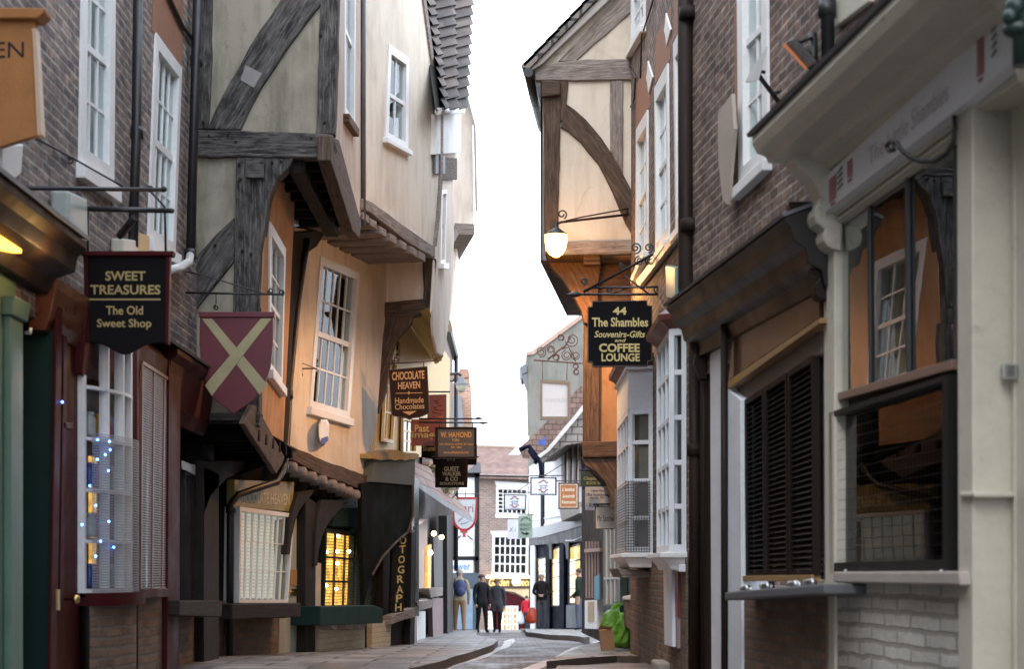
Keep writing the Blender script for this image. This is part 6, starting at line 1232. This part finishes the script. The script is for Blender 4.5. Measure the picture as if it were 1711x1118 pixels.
# signs at the far right
def logo(pl, cx, y0, y1, w):
    m = MB(); H = y1-y0
    for s, yb in ((1, y0), (-1, y1)):
        pts = [(-.5, .30), (-.48, .2), (-.3, .24), (-.22, .08), (0, 0), (.22, .08), (.3, .24), (.48, .2), (.5, .30)]
        m.tube([pl.pt(cx+x*w, yb+s*y*H*.9, .012) for x, y in pts], .012, 5)
    return m
for lab, Y, o, cx in (('white shop sign with navy frame, the nearer and higher of the two alike', 40, [(886, 798), (930, 798), (930, 828), (886, 828)], 908), ('white shop sign with navy frame, the farther one against the brick window', 48, [(842, 826), (880, 827), (879, 853), (842, 853)], 860)):
    x0, x1, y0, y1 = o[0][0], o[1][0], o[0][1], o[2][1]; H = y1-y0; Wd = x1-x0
    h, pl = sign('hanging_sign', lab, Y, o, SW, [('LEATHER', cx-Wd*.17, y0+H*.42, cx+Wd*.17, y0+H*.52, {'b': .03}), ('SHOP', cx-Wd*.12, y0+H*.55, cx+Wd*.12, y0+H*.65, {'b': .03}), ('www.leathershop.co.uk', cx-Wd*.4, y0+H*.86, cx+Wd*.4, y0+H*.94)], lm=paint('lettering_navy', (.05, .07, .22), .5), border=(.035, NAVY, .012), arms=[(.014, [rp(x0-2, y0-2, Y), rp(x1+12, y0-3, Y)]), (.01, [rp(cx, y0-2, Y), rp(x1+10, y0-22, Y)])], group='two white framed shop signs')
    m = logo(pl, cx, y0+H*.14, y0+H*.82, Wd*.34); m.build('emblem', paint('emblem_red_blue', (.36, .06, .08), .5), h)
Y = 47; h, pl = sign('hanging_sign', 'sage green market sign with a black arrow pointing right', Y, [(866, 862), (890, 861), (890, 899), (866, 900)], paint('sign_sage', (.30, .40, .31), .5, .1), [('NEWGATE', 868, 875, 888, 880.5), ('MARKET', 869, 882, 887, 887.5)], lm=paint('lettering_dark_green', (.04, .08, .05), .5), arms=[(.014, [rp(864, 860, Y), rp(893, 860, Y)])])
m = MB(); m.tube([pl.pt(872, 889.5, .01), pl.pt(875, 892, .01), pl.pt(880, 892.4, .01)], .02, 5); m.poly(pl, [(879, 889), (884.5, 892), (879, 895)], .02, .02); m.build('arrow', BLACK, h)
m = MB(); m.tube([pl.pt(x, y, .01) for x, y in ((871, 871), (873, 867), (877, 866), (879, 864), (882, 867), (886, 868), (887, 872))], .01, 5); m.build('emblem', MC['lettering_dark_green'], h)
Y = 49; sign('hanging_sign', 'plain pale board with a thin X, tucked behind the sage green sign', Y, [(848, 868), (869, 868), (869, 901), (848, 901)], MC['sign_pale_grey'], [('X i', 851, 882, 862, 889, {'b': -.01, 'sh': .2})], lm=BLACK, arms=[(.012, [rp(846, 867, Y), rp(870, 867, Y)])])
Y = 37; h, pl = sign('hanging_sign', 'terracotta restaurant sign with cream script and thin cream border', Y, [(933, 807), (967, 807), (967, 851), (933, 851)], paint('sign_terracotta', (.38, .14, .045), .45, .12), [("L'antica", 939, 815, 960, 821, {'sh': .35}), ('Locanda', 940, 826, 960, 832, {'sh': .35}), ('Ristorante', 938, 836.5, 962, 842, {'sh': .35})], lm=paint('lettering_ivory', (.74, .66, .5), .5), border=(.03, paint('frame_brown', ()), .004), arms=[(.012, [rp(930, 804, Y), rp(972, 804, Y)])])
m = MB()
for a in ([(935.5, 809.5), (964.5, 809.5), (964.5, 810.5), (935.5, 810.5)], [(935.5, 847.5), (964.5, 847.5), (964.5, 848.5), (935.5, 848.5)], [(935.5, 810.5), (936.5, 810.5), (936.5, 847.5), (935.5, 847.5)], [(963.5, 810.5), (964.5, 810.5), (964.5, 847.5), (963.5, 847.5)]): m.poly(pl, a, .008, .004)
m.build('border_line', MC['lettering_ivory'], h)
Y = 26.5; h, pl = sign('hanging_sign', 'bottle green bookshop sign partly hidden by the timber jetty bracket', Y, [(970, 788), (1019, 788), (1019, 813), (970, 813)], paint('sign_bottle', (.025, .07, .055), .4, .15), [('The', 992, 790.5, 1000, 794), ('Chapterhouse', 975, 797, 1018, 804), ('BOOK SHOP', 980, 805, 1013, 810)], lm=paint('lettering_pale_gold', (.50, .46, .25), .5), arms=[(.012, [rp(968, 786, Y), rp(1020, 786, Y)])])
m = MB(); m.poly(pl, [(977, 780), (992, 781), (992, 788), (977, 788)], -.03, .03); m.build('blue_topper', paint('sheet_blue', ()), h)
Y = 27.5; sign('letting_board', 'white letting board with blue telephone number under the bottle green sign', Y, [(978, 814), (1022, 814), (1022, 853), (978, 853)], SW, [('Upper floor', 988, 818, 1011, 823.5), ('Office Accommodation', 979, 824.5, 1021, 829.5), ('Approx. 700', 985, 830, 1009, 835), ('01904 7', 984, 841.5, 1007, 848, {'b': .03})], lm=MC['lettering_navy'], arms=[(.012, [rp(976, 812, Y), rp(1024, 812, Y)])])
Y = 24; sign('hanging_sign', 'cream sandwich shop sign with condensed black letters beside the oriel bay', Y, [(994, 846), (1036, 846), (1036, 885), (994, 885)], paint('sign_cream', (.66, .63, .58), .45, .06), [('Mr Sandwich', 998, 861, 1032, 872, {'b': .0})], lm=BLACK, border=(.015, BLACK, .008), arms=[(.012, [rp(992, 843, Y), rp(1040, 843, Y)])])
Y = 24.3; sign('hanging_sign', 'small ochre panel just above the cream sandwich sign', Y, [(1018, 832), (1036, 832), (1036, 849), (1018, 849)], paint('sign_ochre', (.36, .23, .06), .5), arms=[(.012, [rp(1016, 830, Y), rp(1040, 830, Y)])])
# ------------------------------------------------------------------ street lamps
Y = 21.75; c = rp(929, 403, Y)
h = thing('street_lamp', 'lit orange street lamp on a long iron arm at the timber framed corner', 'street lamp', rp(1050, 352, 22.6))
m = MB(); m.tube([rp(1052, 358, 22.6), rp(938, 371, Y), rp(930, 374, Y)], .016, 8); m.tube([rp(1052, 348, 22.6), rp(970, 363, Y), rp(945, 369, Y)], .009, 6); m.tube(spiral(rp(939, 358, Y), EX, EZ, .06, .02, 1.2, 5.2), .01, 6); m.build('arm', BROWNIRON, h)
m = MB(); m.lathe(c, [(.02, .24), (.03, .17), (.05, .15), (.11, .105), (.135, .09), (.135, .075)], 18); m.build('cap', IRON, h)
m = MB(); m.lathe(c, [(.14, .075), (.138, .0), (.12, -.09), (.085, -.155), (.035, -.19), (.001, -.195)], 20); m.build('lamp_bowl', glow('sodium_bowl', (1, .58, .13), 4.6), h)
li = bpy.data.objects.new('lamp_light', bpy.data.lights.new('lamp_light', 'POINT')); S.collection.objects.link(li); li.parent = h
li.location = c-V(h.location)-V((0, 0.02, .27)); li.data.energy = 28; li.data.color = (1, .47, .12)
sp = bpy.data.objects.new('lamp_spot', bpy.data.lights.new('lamp_spot', 'SPOT')); S.collection.objects.link(sp); sp.parent = h; sp.location = li.location
sp.data.energy = 230; sp.data.color = (1, .49, .17); sp.data.spot_size = math.radians(172); sp.data.spot_blend = .35; sp.data.shadow_soft_size = .1; li.data.shadow_soft_size = .12
Y = 36; h = thing('street_lamp', 'unlit grey street lamp on a curved bracket beyond the amber lettered board', 'street lamp', rp(726, 660, Y))
m = MB(); m.tube([rp(728, 690, Y), rp(728, 640, Y), rp(733, 632, Y), rp(745, 626, Y), rp(765, 624, Y), rp(771, 628, Y)], .03, 8); m.tube([rp(722, 636, Y), rp(760, 637, Y)], .015, 6); m.build('arm', IRON, h)
m = MB(); c = rp(771, 640, Y); m.lathe(c, [(.02, .14), (.05, .12), (.07, .04), (.14, -.02), (.14, -.04)], 14); m.build('cap', LEAD, h)
m = MB(); m.lathe(c, [(.12, -.04), (.10, -.12), (.05, -.19), (.001, -.2)], 14); m.build('lamp_bowl', paint('bowl_clear', (.45, .45, .36), .2, .1), h)
# lamps of the left shops: warm light under the cornice and in the shop windows
def warm(nm, parent, p, e, col=(1, .55, .18), r=.06):
    l = bpy.data.objects.new(nm, bpy.data.lights.new(nm, 'POINT')); S.collection.objects.link(l); l.location = V(p)-ORG[parent.name]; l.parent = parent
    l.data.energy = e; l.data.color = col; l.data.shadow_soft_size = r
gs = bpy.data.objects['brick_house']; warm('shop_lamp_light', gs, LB.at(11.2, 2.93, .38), 3.5)
# ------------------------------------------------------------------ people
SKIN = paint('skin', (.42, .25, .18), .6, .1, bmp=.05)
def person(label, Y, px, H, yaw, top, legs, skin=None, stride=.0, hair=None, arms='down', coat=.0, hood=None, head_yaw=0, pl_h=0.0):
    """one skinned body in metres, feet at z=0, facing -Y before yaw; jacket, trousers, skin and shoes by region"""
    k_ = H/1.75
    V_, E_, R_ = [], [], []
    def add(p, r, par=None):
        V_.append(V(p)*k_); R_.append(r*k_)
        if par is not None: E_.append((par, len(V_)-1))
        return len(V_)-1
    pel = add((0, 0, .95), .155); wai = add((0, 0, 1.10), .15, pel); ch = add((0, .0, 1.30), .165, wai); sh = add((0, .01, 1.43), .11, ch)
    nk = add((0, -.005, 1.52), .06, sh); hd = add((0, -.02, 1.60), .085, nk); tp = add((0, -.015, 1.69), .078, hd)
    for s in (-1, 1):
        st_ = stride*s
        hp = add((.095*s, 0, .88), .105, pel); kn = add((.10*s, -.5*st_*.9-.02, .50), .068, hp); an = add((.10*s, -st_, .09+.03*(st_ < 0)), .048, kn); add((.115*s, -st_-.12, .045), .04, an)
        so = add((.185*s, .01, 1.40), .075, sh)
        if arms == 'down': el, wr = (.245*s, .03-.3*st_*-1*.4, 1.12), (.25*s, -.05+st_*.35, .88)
        elif arms == 'pockets': el, wr = (.27*s, .05, 1.13), (.20*s, -.13, .98)
        elif arms == 'front': el, wr = (.26*s, .0, 1.14), (.06*s, -.22, 1.06)
        elif arms == 'held': el, wr = (.25*s, .03, 1.12), (.27*s, -.02, .86)
        e = add(el, .055, so); w = add(wr, .038, e); d = (V(wr)-V(el)).normalized(); hand = add(V(wr)+d*.06, .036, w)
        for f in range(4): add(V(wr)+d*(.135-.012*abs(f-1.4))+V((0, -.03+.02*f, 0))+V((-.01*s, 0, 0)), .011, hand)
        add(V(wr)+d*.07+V((-.015*s, -.055, 0)), .012, hand)
    me = bpy.data.meshes.new('person'); me.from_pydata(V_, E_, []); o = bpy.data.objects.new('person', me); S.collection.objects.link(o)
    md = o.modifiers.new('skin', 'SKIN'); sk = me.skin_vertices[0].data
    for i, r in enumerate(R_): sk[i].radius = (r, r)
    for i in (pel, wai, ch): sk[i].radius = (R_[i]*1.08, R_[i]*.74)
    sk[0].use_root = True; o.modifiers.new('sub', 'SUBSURF').levels = 2
    m2 = bpy.data.meshes.new_from_object(o.evaluated_get(bpy.context.evaluated_depsgraph_get()))
    bpy.data.objects.remove(o)
    # nose, ears and brow on the same surface mesh
    import bmesh
    b = bmesh.new(); b.from_mesh(m2)
    hc = V((0, -.02, 1.625))*k_
    for c, s in (((0, -.105, -.01), (.014, .02, .024)), ((.082, .0, 0), (.012, .022, .034)), ((-.082, .0, 0), (.012, .022, .034)), ((0, -.088, -.06), (.028, .012, .008))):
        bmesh.ops.create_uvsphere(b, u_segments=8, v_segments=6, radius=1, matrix=Matrix.Translation(hc+V(c)*k_) @ Matrix.Diagonal((*(V(s)*k_), 1)))
    ca, sa = math.cos(head_yaw), math.sin(head_yaw)
    for v in b.verts:
        if v.co.z > 1.53*k_ and abs(v.co.x) < .14*k_: x, y = v.co.x, v.co.y; v.co.x, v.co.y = x*ca-y*sa, x*sa+y*ca
        z = v.co.z/k_
        if coat and coat < z < .98 and abs(v.co.x) < .22*k_ and not (abs(v.co.x) > .19*k_ and z < .93):  # coat hem flares over the thighs
            f = 1.16; v.co.x *= f; v.co.y = v.co.y*1.1
    b.to_mesh(m2); b.free()
    for mt in (top, legs, skin or SKIN, BLACK): m2.materials.append(mt)
    hem = coat or .90
    for p in m2.polygons:
        c = p.center/k_; p.use_smooth = True
        out = abs(c.x) > .17 or (c.y < -.1 and c.z > .8)
        arm = c.z > .74 and (abs(c.x) > .19 or (arms == 'front' and c.y < -.15) or (arms == 'pockets' and abs(c.x) > .16 and c.z < 1.0))
        if c.z > 1.515: p.material_index = 2
        elif arm and c.z < 1.45:
            hz = {'down': .86, 'held': .845, 'pockets': .955, 'front': 0}[arms]; p.material_index = 2 if (c.z < hz or (arms == 'front' and abs(c.x) < .07 and c.y < -.20)) else 0
        elif c.z > hem: p.material_index = 0
        elif c.z > .085: p.material_index = 1
        else: p.material_index = 3
    o = bpy.data.objects.new('person', m2); S.collection.objects.link(o)
    X = (px-CX)/F*Y; o.location = (X, Y, gz(Y)+pl_h); o.rotation_euler = (0, 0, yaw); tag(o, label, 'person'); ORG[o.name] = V((0, 0, 0))
    if hair or hood:
        m = MB(); c = V((0, -.008, 1.645))*k_; n = 12
        low = -.02 if not hood else -.06
        def hp_(u, v):
            a = u*2*math.pi; t = v*(1.75 if not hood else 2.1); x, y, z = math.sin(t)*math.cos(a), math.sin(t)*math.sin(a), math.cos(t)
            r = .098 if not hood else .11
            lift = max(0, -y)*max(0, t-1.0)*.07
            q = V((x*r*.98, y*r*1.08+.006, z*r*1.04+lift)); return c+V((q.x*ca-q.y*sa, q.x*sa+q.y*ca, q.z))*k_
        m.grid(hp_, 18, 8); m.build('hair' if not hood else 'hood', hair or hood, o)
    return o, k_
def on(o, p): return o.matrix_basis @ V(p)
GREYH = paint('hair_grey', (.36, .33, .30), .8, .2); BRNH = paint('hair_dark', (.05, .035, .025), .8, .2)
a, k1 = person('man walking away in a pale beige jacket and tan trousers with a backpack', 49.5, 768, 1.80, math.pi+.1, paint('cloth_beige', (.36, .29, .20), .8, .15, spec=.08), paint('cloth_tan', (.26, .165, .09), .85, .2, spec=.08), stride=.24, hair=GREYH)
b, k2 = person('man in a black jacket and black trousers beside the woman in the grey coat', 50.5, 805, 1.68, .5, paint('cloth_black', (.014, .014, .016), .6, .3, spec=.08), paint('cloth_black_trousers', (.010, .010, .011), .8, .3, spec=.08), stride=.1, hair=BRNH, head_yaw=.9)
c, k3 = person('woman in a long charcoal coat and olive hood walking beside the man in black', 51.2, 831, 1.58, -.2, paint('cloth_charcoal', (.05, .053, .062), .8, .25, spec=.08), paint('cloth_black_trousers', ()), stride=.1, hood=paint('cloth_olive', (.20, .17, .09), .9, .2, spec=.08), coat=.68, head_yaw=.5)
d, k4 = person('small distant figure in a bright red jacket with dark trousers', 84, 880, 1.62, 2.6, paint('cloth_red', (.42, .02, .035), .75, .2, spec=.08), paint('cloth_navy', (.03, .035, .05), .8, .2, spec=.08), hair=BRNH, stride=.08)
e, k5 = person('grey haired man standing in a dark open jacket outside the navy shopfront', 53, 905, 1.66, -.1, paint('cloth_near_black', (.016, .014, .014), .75, .3, spec=.08), paint('cloth_grey', (.06, .06, .065), .85, .2, spec=.08), arms='front', hair=GREYH, pl_h=.11)
f, k6 = person('man in a dark green jacket and blue grey trousers facing the lit shop window', 47.5, 968, 1.66, -1.9, paint('cloth_dark_green', (.022, .032, .024), .8, .3, spec=.08), paint('cloth_blue_grey', (.10, .115, .15), .85, .2, spec=.08), arms='pockets', hair=BRNH, pl_h=.11)
# things they carry
h = thing('backpack', 'navy blue backpack on the back of the man in the beige jacket', 'backpack', on(a, (0, .2*k1, 1.02*k1)))
BP = paint('backpack_navy', (.03, .045, .13), .6, .25); m = MB(); R = a.matrix_basis.to_3x3(); o_ = V(h.location)
m.ball(on(a, (0, .20*k1, 1.24*k1)), .2, 14, (.86, .55, 1.2)); m.ball(on(a, (0, .28*k1, 1.15*k1)), .13, 12, (.95, .55, .95)); m.build('bag', BP, h)
m = MB()
for s in (-1, 1): m.tube([on(a, (.11*s*k1, .14*k1, 1.12*k1)), on(a, (.15*s*k1, .13*k1, 1.34*k1)), on(a, (.13*s*k1, .06*k1, 1.47*k1)), on(a, (.13*s*k1, -.07*k1, 1.44*k1)), on(a, (.13*s*k1, -.13*k1, 1.28*k1))], .022, 6)
m.build('strap', BLACK, h)
def carrier(p, w, hh, mat, label):
    m = MB(); p = V(p)
    def bg_(u, v):
        a = u*2*math.pi; z = -hh*v; s = (.35+.65*min(1, v*1.9))*(1 if v < .97 else .2); return p+V((w*s*math.cos(a)*(1+.08*math.sin(5*a+6*v)), w*.5*s*math.sin(a), z))
    m.grid(bg_, 18, 8); m.tube([p+V((-.03, 0, -.02)), p+V((0, 0, .07)), p+V((.03, 0, -.02))], .008, 5); solo(m, 'carrier_bag', mat, label, 'bag')
carrier(rp(889, 1016, 55.5), .20, .50, paint('bag_red_orange', (.50, .055, .02), .35, .3), 'red orange carrier bag beside the grey haired man')
carrier(on(d, (.33, -.02, .86)), .2, .6, paint('bag_pale', (.50, .52, .56), .4, .2), 'pale grey carrier bag hanging from the hand of the red jacketed figure')
